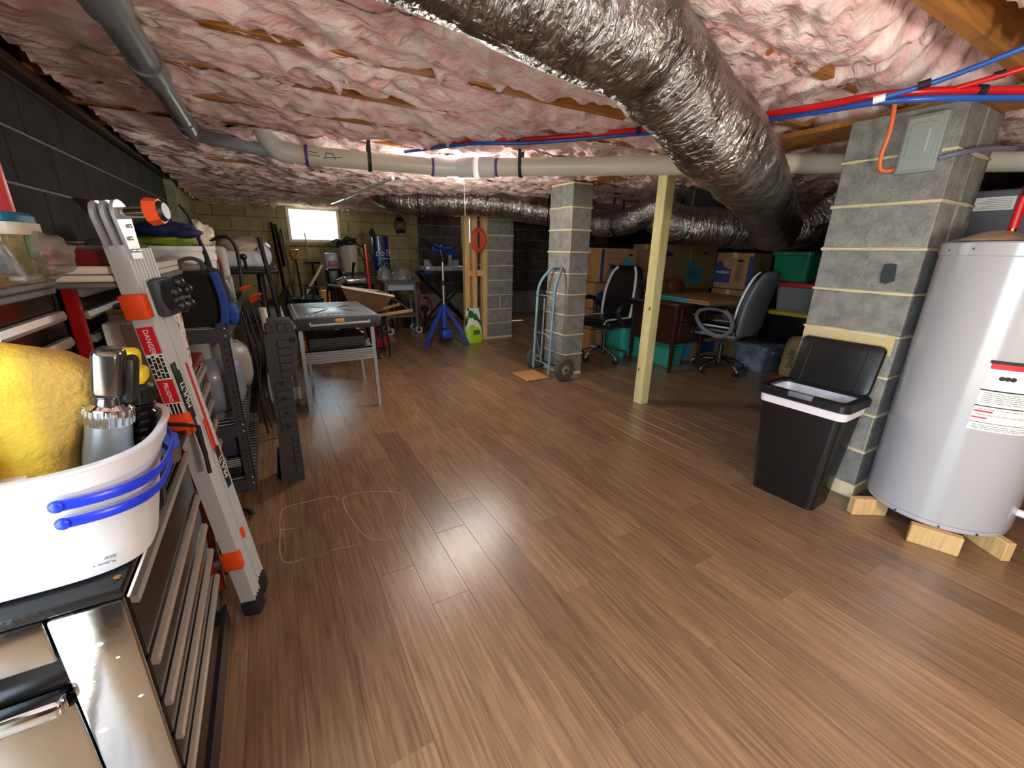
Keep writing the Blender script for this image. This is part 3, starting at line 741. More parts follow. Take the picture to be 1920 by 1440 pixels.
# ---- grey furnace cabinet beyond the heater
fu = thing('furnace_cabinet', 'dark grey furnace cabinet standing behind the water heater', 'furnace', (3.75, .75, 0))
furn_m = mat('furnace_grey', (98, 100, 106), .4, .2)
part(MB().rbox(3.40, 4.15, .42, 1.03, .05, 1.60, .008, 1), 'case', furn_m, fu)
part(MB().box(3.42, 4.13, .44, 1.01, 0, .05), 'plinth', black_matte, fu, smooth=0)
part(MB().box(3.396, 3.3995, .745, .90, 1.50, 1.565), 'rating_label', paper, fu, smooth=0, label='white rating label')
mb = MB()
for i in range(6): mb.box(3.3945, 3.3958, .755, .885 - .02 * (i % 3), 1.508 + .009 * i, 1.5105 + .009 * i)
part(mb, 'label_print', ink_grey, fu, smooth=0)
part(MB().box(3.396, 3.3995, .93, .985, 1.538, 1.548), 'small_label', paper, fu, smooth=0)

# ---- black bin with lid up
bn = thing('trash_bin', 'black plastic trash bin with its lid standing open and white liner', 'trash bin', (2.345, .985, 0), math.radians(3))
bin_m = mat('bin_plastic', (22, 21, 21), .33, bump=.04, bs=180)
def rr_ring(w_, d_, r, z, n=6, ox=0):
    P = []
    for sx, sy, a0 in ((1, 1, 0), (-1, 1, PI / 2), (-1, -1, PI), (1, -1, 1.5 * PI)):
        for k in range(n + 1):
            a = a0 + PI / 2 * k / n; P.append((sx * (w_ / 2 - r) + r * math.cos(a) + ox, sy * (d_ / 2 - r) + r * math.sin(a), z))
    return P
def loft(mb, rings, cap0=True, cap1=True, mi=0):
    n = len(rings[0]); V = [p for r in rings for p in r]
    F = [(i * n + k, i * n + (k + 1) % n, (i + 1) * n + (k + 1) % n, (i + 1) * n + k) for i in range(len(rings) - 1) for k in range(n)]
    if cap0: F.append(tuple(reversed(range(n))))
    if cap1: F.append(tuple((len(rings) - 1) * n + k for k in range(n)))
    return mb.add(V, F, mi)
mb = MB(); loft(mb, [rr_ring(.19, .305, .03, .0), rr_ring(.195, .31, .035, .012), rr_ring(.245, .375, .035, .50), rr_ring(.25, .385, .035, .545), rr_ring(.235, .37, .03, .545), rr_ring(.18, .29, .03, .02)], True, True)
part(mb, 'body', bin_m, bn, local=True)
mb = MB(); loft(mb, [rr_ring(.256, .392, .037, .515), rr_ring(.262, .398, .037, .555), rr_ring(.25, .385, .037, .56), rr_ring(.248, .383, .036, .52)], False, False)
part(mb, 'liner_cuff', mat('bin_liner', (232, 222, 226), .4), bn, local=True, label='white liner folded over the rim')
mb = MB(); loft(mb, [rr_ring(.27, .41, .04, .556), rr_ring(.282, .422, .042, .562), rr_ring(.282, .422, .042, .592), rr_ring(.268, .408, .04, .60), rr_ring(.20, .345, .03, .60), rr_ring(.196, .34, .03, .556)], False, False)
part(mb, 'rim', bin_m, bn, local=True)
mb = MB(); loft(mb, [rr_ring(.20, .345, .03, .59), rr_ring(.19, .33, .03, .56), rr_ring(.17, .30, .03, .45)], False, True)
part(mb, 'liner_inside', mat('bin_liner_inner', (206, 212, 224), .35, col2=(176, 182, 200), ns=14, bump=.5, bs=22), bn, local=True)
part(MB().rbox(-.146, -.118, -.055, .055, .578, .606, .006), 'latch_button', mid_grey, bn, local=True, label='grey latch button')
ML = Matrix.Translation((.118, 0, .598)) @ Matrix.Rotation(math.radians(-17), 4, 'Y').inverted()
mb = MB(); ring = lambda w_, h_, x: [(x, p[1], p[0] + .125) for p in rr_ring(h_, w_, .03, 0)]
loft(mb, [ring(.345, .225, .0), ring(.365, .25, .004), ring(.375, .262, .022), ring(.36, .24, .03)]); mb.v = [tuple(ML @ Vector(p)) for p in mb.v]
part(mb, 'lid', bin_m, bn, local=True)
mb = MB()
for y in (-.125, .125): mb.rbox(-.003, .004, y - .004, y + .004, .01, .235, .002, 1, M=ML)
part(mb, 'lid_rib', bin_m, bn, local=True)
for y in (-.125, .125): part(MB().cyl((.115, y - .012, .602), (.115, y + .012, .602), .008, n=10), 'hinge', bin_m, bn, local=True)
part(MB().box(-.04, .055, -.2012, -.1985, .38, .50, M=Matrix.Rotation(math.radians(-4), 4, 'X')), 'sticker', paper, bn, local=True, smooth=0, label='white sticker on the side')
part(MB().box(-.025, .04, -.2022, -.2002, .40, .48, M=Matrix.Rotation(math.radians(-4), 4, 'X')), 'sticker_print', steel_dark, bn, local=True, smooth=0)
# ================================================================== RIGHT BACKGROUND
def office_chair(loc, rz, shell, pad, trim, label, base_rz=0., hi=1.10):
    t = thing('office_chair', label, 'chair', loc, rz, 'high-backed office chairs')
    for k in range(5):
        a = base_rz + 2 * PI * k / 5; c, s = math.cos(a), math.sin(a)
        part(MB().tube([(.03 * c, .03 * s, .135), (.16 * c, .16 * s, .125), (.27 * c, .27 * s, .085), (.285 * c, .285 * s, .065)], [.022, .018, .014, .012], 10), 'base_leg', chrome, t, local=True)
        p = Vector((.29 * c, .29 * s, .027)); d = Vector((-s, c, 0))
        w_ = part(MB().cyl(p - d * .024, p - d * .006, .027, n=16).cyl(p + d * .006, p + d * .024, .027, n=16).cyl(p - d * .006, p + d * .006, .012, n=10), 'caster', black_rubber, t, local=True)
        part(MB().tube([p + Vector((0, 0, .04)), p + Vector((.012 * c, .012 * s, .02)), p], .008, 8), 'caster_fork', light_grey, w_, local=True)
    part(MB().cyl((0, 0, .09), (0, 0, .16), .034, n=20).cyl((0, 0, .16), (0, 0, .30), .026, n=18).cyl((0, 0, .28), (0, 0, .405), .016, n=16), 'gas_lift', steel_dark, t, local=True)
    part(MB().rbox(-.10, .10, -.13, .10, .39, .425, .01, 1), 'tilt_plate', black_matte, t, local=True)
    def pad_mesh(w_, d_, h_, cx, cy, cz_): return MB().rbox(cx - w_ / 2, cx + w_ / 2, cy - d_ / 2, cy + d_ / 2, cz_ - h_ / 2, cz_ + h_ / 2, .04, 4)
    part(pad_mesh(.52, .52, .10, 0, .01, .465), 'seat', pad, t, local=True)
    part(MB().rbox(-.272, .272, -.25, .272, .418, .455, .018, 2), 'seat_shell', shell, t, local=True)
    for s in (-1, 1):
        part(MB().tube(bez([(s * .20, -.2, .515), (s * .215, .05, .522), (s * .20, .22, .515), (s * .19, .272, .47)], 5), .02, 8, flat=.5, upv=(0, 0, 1)), 'seat_piping', trim, t, local=True, label='white seat piping')
    # curved backrest: a slab lofted up a leaning, shouldered outline
    prof = [(.445, .235, -.215, .055), (.50, .255, -.235, .07), (.62, .262, -.245, .078), (.76, .25, -.262, .075), (.90, .235, -.295, .075), (1.0, .215, -.325, .072), (1.06, .185, -.345, .062), (hi - .012, .15, -.357, .046), (hi, .11, -.362, .028)]
    def slab(front):
        mb = MB(); rings = []
        for z, hw, y, th in prof:
            R = []
            for k in range(28):
                a = 2 * PI * k / 28; ca, sa = math.cos(a), math.sin(a)
                x = hw * math.copysign(abs(ca) ** .55, ca); yy = math.copysign(abs(sa) ** .7, sa)
                R.append((x, y + (yy * th * .5 + .03 * (1 - (x / hw) ** 2) * -1 + (.018 if front else -.018)), z))
            rings.append(R)
        return loft(mb, rings)
    part(slab(False), 'back_shell', shell, t, local=True, smooth=50)
    part(slab(True), 'backrest', pad, t, local=True, smooth=50)
    for s in (-1, 1):
        part(MB().tube(bez([(s * .205, -.175, .50), (s * .215, -.192, .62), (s * .21, -.208, .76), (s * .195, -.24, .90), (s * .165, -.278, 1.02), (s * .12, -.315, 1.085)], 5), .016, 8), 'back_piping', trim, t, local=True, label='white back piping')
        lp = [(s * .275, -.20, .50), (s * .30, -.21, .60), (s * .31, -.13, .695), (s * .315, .02, .715), (s * .31, .14, .68), (s * .30, .175, .60), (s * .29, .10, .50), (s * .275, -.03, .435), (s * .27, -.13, .44)]
        Q = bez(lp + [lp[0]], 5)[:-1]
        part(MB().tube(Q, .023, 10, closed=True), 'armrest', shell, t, local=True)
        part(MB().tube(bez([(s * .31, -.13, .715), (s * .315, .02, .735), (s * .31, .13, .70)], 5), .028, 10, flat=.6, upv=(0, 0, 1)), 'arm_pad', pad, t, local=True)
    return t
leather_grey = mat('grey_leather', (112, 114, 116), .42, bump=.08, bs=120)
leather_black = mat('black_leather', (20, 20, 21), .36, bump=.08, bs=120)
office_chair((4.30, 2.80, 0), math.radians(8), leather_grey, leather_black, white_plastic, 'grey-backed office chair pushed up to the wooden desk', .5)
office_chair((3.46, 3.78, 0), math.radians(100), mat('dark_leather_shell', (34, 34, 36), .4), leather_black, white_plastic, 'black office chair with white piping beside the mid-room block pier', .25)

# ---- desk
ma = mat('mahogany', (60, 28, 19), .3, col2=(42, 18, 13), ns=4, st=(1, 10, 10), coat=.3)
dk = thing('wooden_desk', 'dark reddish wooden desk covered with flattened boxes', 'desk', (4.33, 3.3, 0))
part(MB().rbox(3.64, 5.0, 2.91, 3.62, .715, .752, .008, 2), 'desktop', ma, dk)
for x, y in ((3.70, 2.97), (4.94, 2.97), (3.70, 3.56), (4.94, 3.56), (4.16, 2.97), (4.16, 3.56)):
    part(MB().tube([(x, y, .715), (x, y, .60), (x, y, .30), (x, y, .0)], [.034, .034, .024, .018], 8), 'leg', ma, dk)
part(MB().box(3.69, 4.18, 2.965, 3.58, .31, .714), 'pedestal', ma, dk, smooth=0)
for z0, z1 in ((.56, .70), (.34, .545)):
    d = part(MB().rbox(3.755, 4.12, 2.948, 2.966, z0, z1, .005, 1), 'drawer', ma, dk)
    part(MB().ball((3.94, 2.94, (z0 + z1) / 2), .014, 12, 8), 'knob', brass, d)
part(MB().box(4.18, 4.96, 2.97, 3.55, .60, .714), 'centre_drawer', ma, dk, smooth=0)
part(MB().box(3.69, 4.96, 3.55, 3.57, .31, .714), 'modesty_panel', ma, dk, smooth=0)
# flattened boxes: a stack of sheets with teal printed ends
for i in range(5):
    rz = math.radians((-7, -4.5, -8, -6, -5)[i]); z = .753 + .0085 * i
    lab = ['bottom sheet of the stack of flattened boxes on the desk', 'second sheet up in the stack of flattened boxes on the desk', 'middle sheet of the stack of flattened boxes on the desk', 'fourth sheet up in the stack of flattened boxes on the desk', 'topmost flattened box on the desk'][i]
    t = thing('flattened_box', lab, 'cardboard', (3.82 + .006 * (i % 3), 2.69 + .008 * ((i * 2) % 3), z), rz, 'flattened boxes on the desk')
    part(MB().box(.0, .86, 0, .95, 0, .0035).box(.0, .86, 0, .95, .0042, .0078), 'sheet', cardboard, t, local=True, smooth=0)
    part(MB().box(-.002, .07, .27, .82, -.0002, .0080), 'printed_end', teal_print, t, local=True, smooth=0, label='teal printed edge')
    part(MB().box(-.002, .07, .82, .952, -.0002, .0080), 'dark_end', navy_print, t, local=True, smooth=0, label='navy printed edge')
    for y in (.84, .895): part(MB().box(-.0032, -.0020, y, y + .03, .0005, .0078), 'white_mark', paper, t, local=True, smooth=0)
    if i == 4:
        for x, y in ((.35, .80), (.62, .45)): part(MB().box(x - .04, x + .04, y - .012, y + .012, .0078, .0082), 'hand_hole', black_matte, t, local=True, smooth=0)

# ---- moving boxes
house = lambda w_, h_: [(-w_ / 2, -h_ / 2), (w_ / 2, -h_ / 2), (w_ / 2, h_ * .12), (w_ * .1, h_ * .22), (w_ * -.12, h_ * .5), (-w_ * .3, h_ * .5), (-w_ / 2, h_ * .3)]
def moving_box(label, cx, cy, z0, dx, dy, dz, rz=0, prints=()):
    t = thing('moving_box', label, 'box', (cx, cy, z0), rz, 'cardboard moving boxes')
    part(MB().rbox(-dx / 2, dx / 2, -dy / 2, dy / 2, 0, dz, .004, 1), 'carton', cardboard, t, local=True, smooth=0)
    part(MB().box(-dx / 2 - .001, dx / 2 + .001, -.025, .025, dz - .06, dz + .0012), 'tape', mat('packing_tape', (206, 178, 128), .3), t, local=True, smooth=0)
    part(MB().box(-dx / 2 + .01, dx / 2 - .01, -.0015, .0015, dz, dz + .0018), 'flap_seam', black_matte, t, local=True, smooth=0)
    for kind, face, u, v, w_, h_, m in prints:
        # face 'x': the -X side (u runs along Y towards -Y), face 'y': the -Y side (u runs along X)
        o = Vector((-dx / 2 - .0012, -u, v)) if face == 'x' else Vector((u, -dy / 2 - .0012, v))
        ax = Vector((0, -1, 0)) if face == 'x' else Vector((1, 0, 0)); nn = Vector((-1, 0, 0)) if face == 'x' else Vector((0, -1, 0))
        mb = MB()
        if kind == 'house': mb.prism(house(w_, h_), o, ax, (0, 0, 1), nn * .001)
        elif kind == 'oval': mb.prism([(w_ / 2 * math.cos(a * PI / 8), h_ / 2 * math.sin(a * PI / 8)) for a in range(16)], o, ax, (0, 0, 1), nn * .001)
        elif kind == 'lines':
            for i in range(int(h_ / .02)): mb.prism([(-w_ / 2, 0), (w_ / 2 * (.6 + .4 * ((i * 7) % 3) / 2), 0), (w_ / 2 * (.6 + .4 * ((i * 7) % 3) / 2), .007), (-w_ / 2, .007)], o + Vector((0, 0, h_ / 2 - .02 * i)), ax, (0, 0, 1), nn * .001)
        elif kind == 'rect': mb.prism([(-w_ / 2, -h_ / 2), (w_ / 2, -h_ / 2), (w_ / 2, h_ / 2), (-w_ / 2, h_ / 2)], o, ax, (0, 0, 1), nn * .001)
        elif kind[0] == '*':
            text(kind[1:], h_, m, t, o + nn * .0015, ax, nn, 'box_lettering', True); continue
        part(mb, {'house': 'printed_logo', 'oval': 'hand_hole', 'lines': 'printed_lines', 'rect': 'printed_panel'}[kind], m, t, local=True, smooth=0)
    return t
moving_box('large moving box with teal house print behind the desk', 4.93, 4.12, .80, 1.06, .5, .56, math.radians(-4),
           (('house', 'y', .13, .22, .30, .30, teal_print), ('oval', 'y', .30, .46, .08, .035, black_matte), ('lines', 'y', .12, .20, .18, .08, ink), ('house', 'y', -.36, .45, .14, .07, navy_print), ('rect', 'y', .03, .28, .018, .54, mat('packing_tape', (206, 178, 128), .3))))
moving_box('large plain moving box under the teal printed one, behind the desk', 4.95, 4.14, .25, 1.0, .5, .55, 0, (('house', 'y', .1, .25, .25, .25, teal_print),))
moving_box('medium moving box with dark blue print behind the desk', 5.28, 3.33, .84, .45, .46, .435, math.radians(4),
           (('house', 'x', -.13, .20, .22, .26, navy_print), ('*medium', 'x', -.13, .20, .12, .055, white_ink), ('oval', 'x', .08, .34, .08, .035, black_matte), ('lines', 'x', .08, .18, .09, .22, ink), ('rect', 'x', .215, .2, .06, .38, navy_print), ('lines', 'y', .02, .22, .2, .2, ink)))
moving_box('moving box under the medium one, half hidden by the desk', 5.28, 3.33, .41, .45, .47, .42, 0, ())
moving_box('plain moving box at the very bottom behind the desk, holding two others', 5.28, 3.33, .0, .45, .47, .40, 0, (('house', 'x', -.1, .2, .24, .24, navy_print),))
moving_box('moving box under the desk with light blue print', 4.36, 3.38, .0, .28, .28, .27, 0, (('rect', 'y', -.05, .13, .12, .2, mat('light_blue_print', (70, 140, 200), .6)),))
moving_box('dark blue printed box under the desk beside its inner leg', 4.72, 3.34, .0, .36, .30, .26, 0, (('rect', 'y', -.1, .16, .28, .14, navy_print), ('rect', 'x', 0, .12, .16, .16, navy_print)))
# boxes behind the black chair
bk = moving_box('brown box with wavy lines at the top of the stack behind the black chair', 3.98, 4.42, .88, .62, .45, .42, 0,
           (('house', 'y', .17, .22, .18, .2, teal_print), ('oval', 'y', .20, .34, .07, .03, black_matte), ('house', 'y', -.1, .2, .1, .06, navy_print), ('rect', 'y', -.28, .2, .05, .4, navy_print)))
mb = MB()
for i in range(5):
    P = [(-.22 + .03 * j, -.2265, .08 + .07 * i + .012 * math.sin(j * 1.6)) for j in range(9)]; mb.tube(P, .003, 5)
part(mb, 'wavy_print', mat('wavy_print', (110, 84, 56), .8), bk, local=True)
moving_box('brown box with blue house print, middle of the stack behind the black chair', 3.90, 4.42, .55, .60, .45, .32, 0, (('house', 'y', -.12, .13, .26, .18, navy_print),))
moving_box('brown box second from the floor in the stack behind the black chair', 3.90, 4.42, .28, .60, .45, .26, 0, ())
moving_box('brown box on the floor at the bottom of the stack behind the black chair', 3.90, 4.42, .0, .62, .45, .27, 0, (('rect', 'y', .22, .13, .16, .2, navy_print),))

# ---- totes and bags
def tote(label, cx, cy, z0, dx, dy, dz, body, lid, rz=0, name='storage_tote', lidh=.035):
    t = thing(name, label, 'tote', (cx, cy, z0), rz)
    mb = MB(); loft(mb, [rr_ring(dx * .86, dy * .86, .04, 0), rr_ring(dx * .88, dy * .88, .04, .015), rr_ring(dx * .97, dy * .97, .045, dz * .9), rr_ring(dx * .99, dy * .99, .045, dz)])
    part(mb, 'body', body, t, local=True)
    mb = MB(); loft(mb, [rr_ring(dx, dy, .045, dz - .02), rr_ring(dx * 1.05, dy * 1.05, .05, dz - .012), rr_ring(dx * 1.05, dy * 1.05, .05, dz + lidh * .6), rr_ring(dx * .96, dy * .96, .045, dz + lidh)])
    part(mb, 'lid', lid or body, t, local=True)
    for s in (-1, 1): part(MB().rbox(-.07, .07, s * dy * .5 - .02, s * dy * .5 + .02, dz - .06, dz - .025, .008, 1), 'handle', body, t, local=True)
    return t
teal = mat('teal_tote_plastic', (58, 168, 148), .35); green = mat('green_tote_plastic', (24, 128, 92), .35)
tote('teal tote on the floor behind the timber post, left end of the desk', 3.98, 3.86, 0, .62, .42, .38, teal, None, math.radians(-6))
tote('small teal tote on the floor beneath the desk behind its corner leg', 4.0, 3.32, 0, .28, .40, .26, teal, None)
tote('green tote at the top of the stack behind the grey chair', 5.50, 2.76, .97, .56, .42, .30, green, None, math.radians(4))
tote('clear tote with red lid between the green and yellow-lidded ones', 5.42, 2.60, .63, .55, .42, .30, mat('tote_grey_clear', (128, 130, 128), .3), red_plastic)
tote('black tote with yellow lid below the red-lidded one', 5.42, 2.60, .32, .60, .45, .29, black_plastic, yellow_plastic)
tote('dark tote on the floor under the yellow-lidded tote', 5.42, 2.60, 0, .60, .45, .29, black_plastic, None)
gt = tote('smoky clear plastic tote on the floor behind the grey chair', 4.80, 2.66, 0, .40, .38, .27, mat('smoky_clear', (128, 134, 146), .2, col2=(90, 96, 106), ns=6, coat=.3), None)
# crumpled brown paper at the back of the desk
for i, (x, y) in enumerate(((4.28, 3.76), (4.55, 3.76))):
    solo(MB().ball((x, y, .84), (.14, .08, .11), 22, 12, fn=lambda t, a, i=i: .75 + .5 * sn(t * 2.4 + 7 * i, a * 1.6, 3)), 'paper_bag', mat('orange_brown_paper', (150, 84, 44), .7, bump=.5, bs=20), ['orange-brown crumpled bag behind the desk, nearer the timber post', 'orange-brown crumpled bag behind the desk, against the big teal printed box'][i], 'bag', (x, y, .75), 'crumpled bags behind the desk')
moving_box('brown carton behind the desk, under the crumpled bags', 4.52, 3.755, .0, .42, .23, .74, 0, ())
# burlap sack with lettering
bs_ = thing('burlap_sack', 'brown burlap sack with black lettering beside the near pier', 'sack', (4.86, 2.25, 0), math.radians(25))
burlap = mat('burlap', (176, 146, 104), .95, col2=(148, 120, 82), ns=40, bump=.5, bs=180)
part(MB().lathe([(.0, 0), (.15, .004), (.165, .05), (.16, .22), (.15, .34), (.13, .40), (.10, .43), (0, .44)], 32, sx=.62, sy=1.0, p=3.4), 'sack', burlap, bs_, local=True, smooth=60)
text('Spuds', .085, ink, bs_, (-.107, .075, .20), (0, 0, 1), (-1, 0, 0), local=True)
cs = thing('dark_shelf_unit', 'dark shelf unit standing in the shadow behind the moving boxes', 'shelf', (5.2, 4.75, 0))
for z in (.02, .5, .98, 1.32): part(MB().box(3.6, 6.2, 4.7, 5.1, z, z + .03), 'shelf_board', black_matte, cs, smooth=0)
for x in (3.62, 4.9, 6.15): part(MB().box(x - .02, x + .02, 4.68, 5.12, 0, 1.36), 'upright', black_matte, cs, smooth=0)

# ---- hand truck leaning on the mid-room pier
ht = thing('hand_truck', 'blue-grey tubular hand truck with wooden toe plate, leaning on the mid-room pier', 'hand truck', (2.36, 3.5, 0))
htm = mat('hand_truck_paint', (104, 138, 156), .4, .3, col2=(136, 158, 170), ns=12)
def rail(y0, ytop): return [(2.37, y0, .05), (2.378, y0, .35), (2.392, y0, .75), (2.40, y0, .88)]
L_ = rail(3.37, 0); R_ = rail(3.66, 0)
loop = L_ + [(2.43, 3.385, .97), (2.50, 3.42, 1.07), (2.525, 3.46, 1.10), (2.525, 3.57, 1.10), (2.50, 3.61, 1.07), (2.43, 3.645, .97)] + R_[::-1]
part(MB().tube(bez(loop, 5), .014, 10), 'frame', htm, ht)
for z, dz in ((.80, .0), (.42, .0), (.12, .0)):
    x = 2.37 + .03 * z; part(MB().tube(bez([(x, 3.37, z), (x - .012, 3.44, z + .025), (x - .012, 3.59, z + .025), (x, 3.66, z)], 4), .010, 8, flat=.6), 'cross_bar', htm, ht)
part(MB().tube([(2.365, 3.515, .14), (2.385, 3.515, .80)], .008, 8), 'centre_rod', htm, ht)
for y in (3.37, 3.66):
    part(MB().tube([(2.385, y, .42), (2.475, y - (.02 if y < 3.5 else -.02), .125)], .008, 8), 'brace', htm, ht)
part(MB().cyl((2.475, 3.20, .115), (2.475, 3.83, .115), .010, n=10), 'axle', steel_dark, ht)
for y in (3.245, 3.79):
    wmb = MB(); Mx = Matrix.Translation((2.475, y, .115)) @ Matrix.Rotation(PI / 2, 4, 'X')
    wmb.lathe([(.052, -.026), (.08, -.033), (.105, -.026), (.115, -.012), (.115, .012), (.105, .026), (.08, .033), (.052, .026), (.052, -.026)], 28, M=Mx)
    w_ = part(wmb, 'tyre', mat('dusty_tyre', (74, 70, 62), .9), ht)
    part(MB().lathe([(0, -.02), (.02, -.03), (.052, -.018), (.052, .018), (.02, .03), (0, .02)], 24, M=Mx), 'wheel_hub', mat('dusty_hub', (142, 130, 104), .7), w_)
part(MB().rbox(2.11, 2.38, 3.36, 3.67, .004, .02, .003, 1), 'toe_plate', mat('toe_plywood', (186, 142, 90), .7, col2=(160, 118, 70), ns=5), ht)

# ---- orange cord coil, seed bag, tripod light
oc = thing('extension_cord_coil', 'coiled orange extension cord hanging on the bare studs', 'cord', (2.525, 5.385, 1.36))
ocm = mat('orange_cord', (206, 84, 30), .5)
mb = MB(); rr = random.Random(2); P = []
for k in range(520):
    a = 2 * PI * k / 26; tn = k // 26; fx = (.35, .95, .6, 1.0, .75, .5, .9, .4, .8, 1.0, .65, .3, .85, .55, .95, .7, .45, 1.0, .8, .6)[tn % 20]
    P.append((2.525 + .098 * fx * math.sin(a) + .006 * rr.uniform(-1, 1), 5.352 + .03 * math.sin(tn * 1.7) * .8, 1.375 + .155 * (.86 + .14 * math.sin(tn * 2.3)) * math.cos(a)))
mb.tube(P, .0075, 6)
part(mb, 'coil', ocm, oc)
part(MB().tube(bez([(2.60, 5.37, 1.38), (2.665, 5.37, 1.34), (2.66, 5.37, 1.27), (2.60, 5.37, 1.29)], 6), .0065, 8), 'loose_loop', ocm, oc)
part(MB().tube(bez([(2.49, 5.36, 1.24), (2.485, 5.36, 1.1), (2.49, 5.36, .95), (2.50, 5.36, .88)], 5), .007, 8), 'tail', ocm, oc)
part(MB().cyl((2.525, 5.40, 1.525), (2.525, 5.33, 1.535), .008, n=8), 'hook', black_matte, oc)
sb = thing('seed_bag', 'green and white bag of lawn seed propped against the bare studs', 'bag', (2.43, 5.33, 0))
def sbag(u, v):
    a = 2 * PI * u; z = .45 * v + .02 * math.sin(6 * u) * v; q = 1 - .25 * v ** 3 + .06 * math.sin(v * 7); th = .065 * (1 - .75 * v ** 2) + .006
    ca, sa = math.cos(a), math.sin(a)
    return (2.43 + .125 * q * math.copysign(abs(ca) ** .5, ca) + .02 * (sn(u * 6, v * 5, 2) - .5), 5.33 + th * math.copysign(abs(sa) ** .7, sa) + .03 * v, .002 + z)
mb = MB().grid(sbag, 32, 14); mb.f.append(tuple(range(32))); mb.m.append(0)
for i in range(len(mb.f)):
    k = i // 32 + int(2.5 * math.sin(i % 32 * .5)) if i < 448 else 0
    mb.m[i] = 0 if k < 6 else (1 if k < 9 else (2 if k < 12 else 1))
part(mb, 'bag', [mat('lime_green', (168, 206, 40), .4), mat('bag_white', (226, 232, 220), .4), mat('leaf_green', (40, 128, 60), .4, col2=(20, 80, 40), ns=18)], sb)
part(MB().prism([(-.05, -.03), (.05, -.03), (.05, .03), (-.05, .03)], (2.44, 5.258, .15), (1, 0, 0), (0, 0, 1), (0, -.002, 0)), 'label', mat('dark_green', (70, 120, 30), .4), sb)
# tripod work light
tl = thing('tripod_work_light', 'blue tripod work light with silver pole and splayed legs', 'work light', (1.985, 5.30, 0))
bl_p = mat('work_light_blue', (34, 70, 178), .35)
for a in (200, 320, 75):
    c, s = math.cos(math.radians(a)), math.sin(math.radians(a))
    mb = MB(); d = Vector((c, s, 0)); sd = Vector((-s, c, 0)); P0 = Vector((1.985, 5.30, .50)) + d * .035; P1 = Vector((1.985, 5.30, .012)) + d * .34; nn = (P1 - P0).normalized()
    for (p, q, wd) in ((P0, P1, .028),):
        u_ = sd; v_ = nn.cross(sd); V = []
        for pt_, ww, tt in ((P0, .022, .012), (P0.lerp(P1, .5) + d * .015, .03, .016), (P1, .024, .010)):
            V += [pt_ + u_ * ww + v_ * tt, pt_ - u_ * ww + v_ * tt, pt_ - u_ * ww - v_ * tt, pt_ + u_ * ww - v_ * tt]
        mb.add(V, [(0, 1, 2, 3), (8, 11, 10, 9)] + [(4 * i + k, 4 * i + (k + 1) % 4, 4 * i + 4 + (k + 1) % 4, 4 * i + 4 + k) for i in range(2) for k in range(4)])
    part(mb, 'leg', bl_p, tl)
c_ = (1.985, 5.30)
part(MB().cyl((*c_, .24), (*c_, .53), .034, n=18).cyl((*c_, .50), (*c_, .56), .042, n=18), 'lower_sleeve', bl_p, tl)
part(MB().cyl((*c_, .53), (*c_, .80), .023, n=16), 'lower_pole', brushed, tl)
part(MB().cyl((*c_, .84), (*c_, 1.10), .018, n=16), 'upper_pole', brushed, tl)
part(MB().cyl((*c_, .80), (*c_, .86), .03, n=16).rbox(1.93, 2.06, 5.285, 5.315, .81, .835, .006, 1), 'clamp', black_plastic, tl)
part(MB().rbox(1.93, 2.07, 5.22, 5.38, .10, .215, .02, 2), 'battery_box', bl_p, tl)
part(MB().rbox(1.925, 2.075, 5.215, 5.385, .07, .105, .012, 1), 'battery_foot', black_plastic, tl)
part(MB().tube([(*c_, 1.09), (1.98, 5.30, 1.16), (1.965, 5.30, 1.24)], [.018, .03, .02], 12), 'neck', black_plastic, tl)
for x0, z0, x1, z1 in ((1.96, 1.25, 1.77, 1.35), (1.99, 1.25, 2.22, 1.27), (1.975, 1.26, 1.99, 1.31)):
    p, q = Vector((x0, 5.30, z0)), Vector((x1, 5.27, z1)); d = (q - p).normalized()
    mb = MB(); mb.tube([p, p.lerp(q, .35), q], [.035, .05, .03], 8, flat=.5)
    h = part(mb, 'lamp_head', black_plastic, tl)
    part(MB().tube([p.lerp(q, .05) + Vector((0, -.012, .008)), p.lerp(q, .5) + Vector((0, -.018, .008))], [.03, .04], 8, flat=.5), 'lamp_shell', bl_p, h)
# ================================================================== LEFT FOREGROUND
# ---- nearest cabinet: black, with a polished steel end
c1 = thing('tool_cabinet', 'black rolling tool cabinet with polished steel end, under the white bucket', 'tool cabinet', (-.50, 1.06, 0))
part(MB().box(-.74, -.275, .745, 1.39, .10, .73), 'body', black_gloss, c1, smooth=0)
part(MB().rbox(-.745, -.258, .732, 1.395, .731, .75, .005, 2), 'worktop', mat('black_worktop', (24, 24, 25), .25, bump=.1, bs=90), c1)
part(MB().rbox(-.345, -.259, .728, .744, .02, .730, .006, 2), 'corner_panel', steel, c1)
part(MB().rbox(-.742, -.348, .731, .744, .655, .730, .004, 2), 'upper_panel', steel, c1)
part(MB().box(-.742, -.348, .741, .744, .60, .655), 'handle_recess', black_gloss, c1, smooth=0)
part(MB().rbox(-.742, -.35, .705, .742, .572, .602, .010, 3), 'handle_bar', chrome, c1)
part(MB().rbox(-.742, -.348, .731, .744, .02, .570, .004, 2), 'lower_panel', steel, c1)
dents = MB()
for x, z, r in ((-.30, .665, .006), (-.285, .63, .003), (-.32, .60, .003), (-.275, .54, .004), (-.33, .50, .007), (-.31, .70, .003)): dents.ball((x, .7282, z), (r, .0008, r * .7), 8, 5)
part(dents, 'water_spots', mat('water_spot', (210, 208, 204), .5), c1)['kind'] = 'stuff'
part(MB().cyl((-.268, .76, .7505), (-.268, .76, .7525), .005, n=12), 'brass_stud', brass, c1)
DZ = [(.570, .700), (.470, .562), (.380, .462), (.285, .372), (.150, .277)]
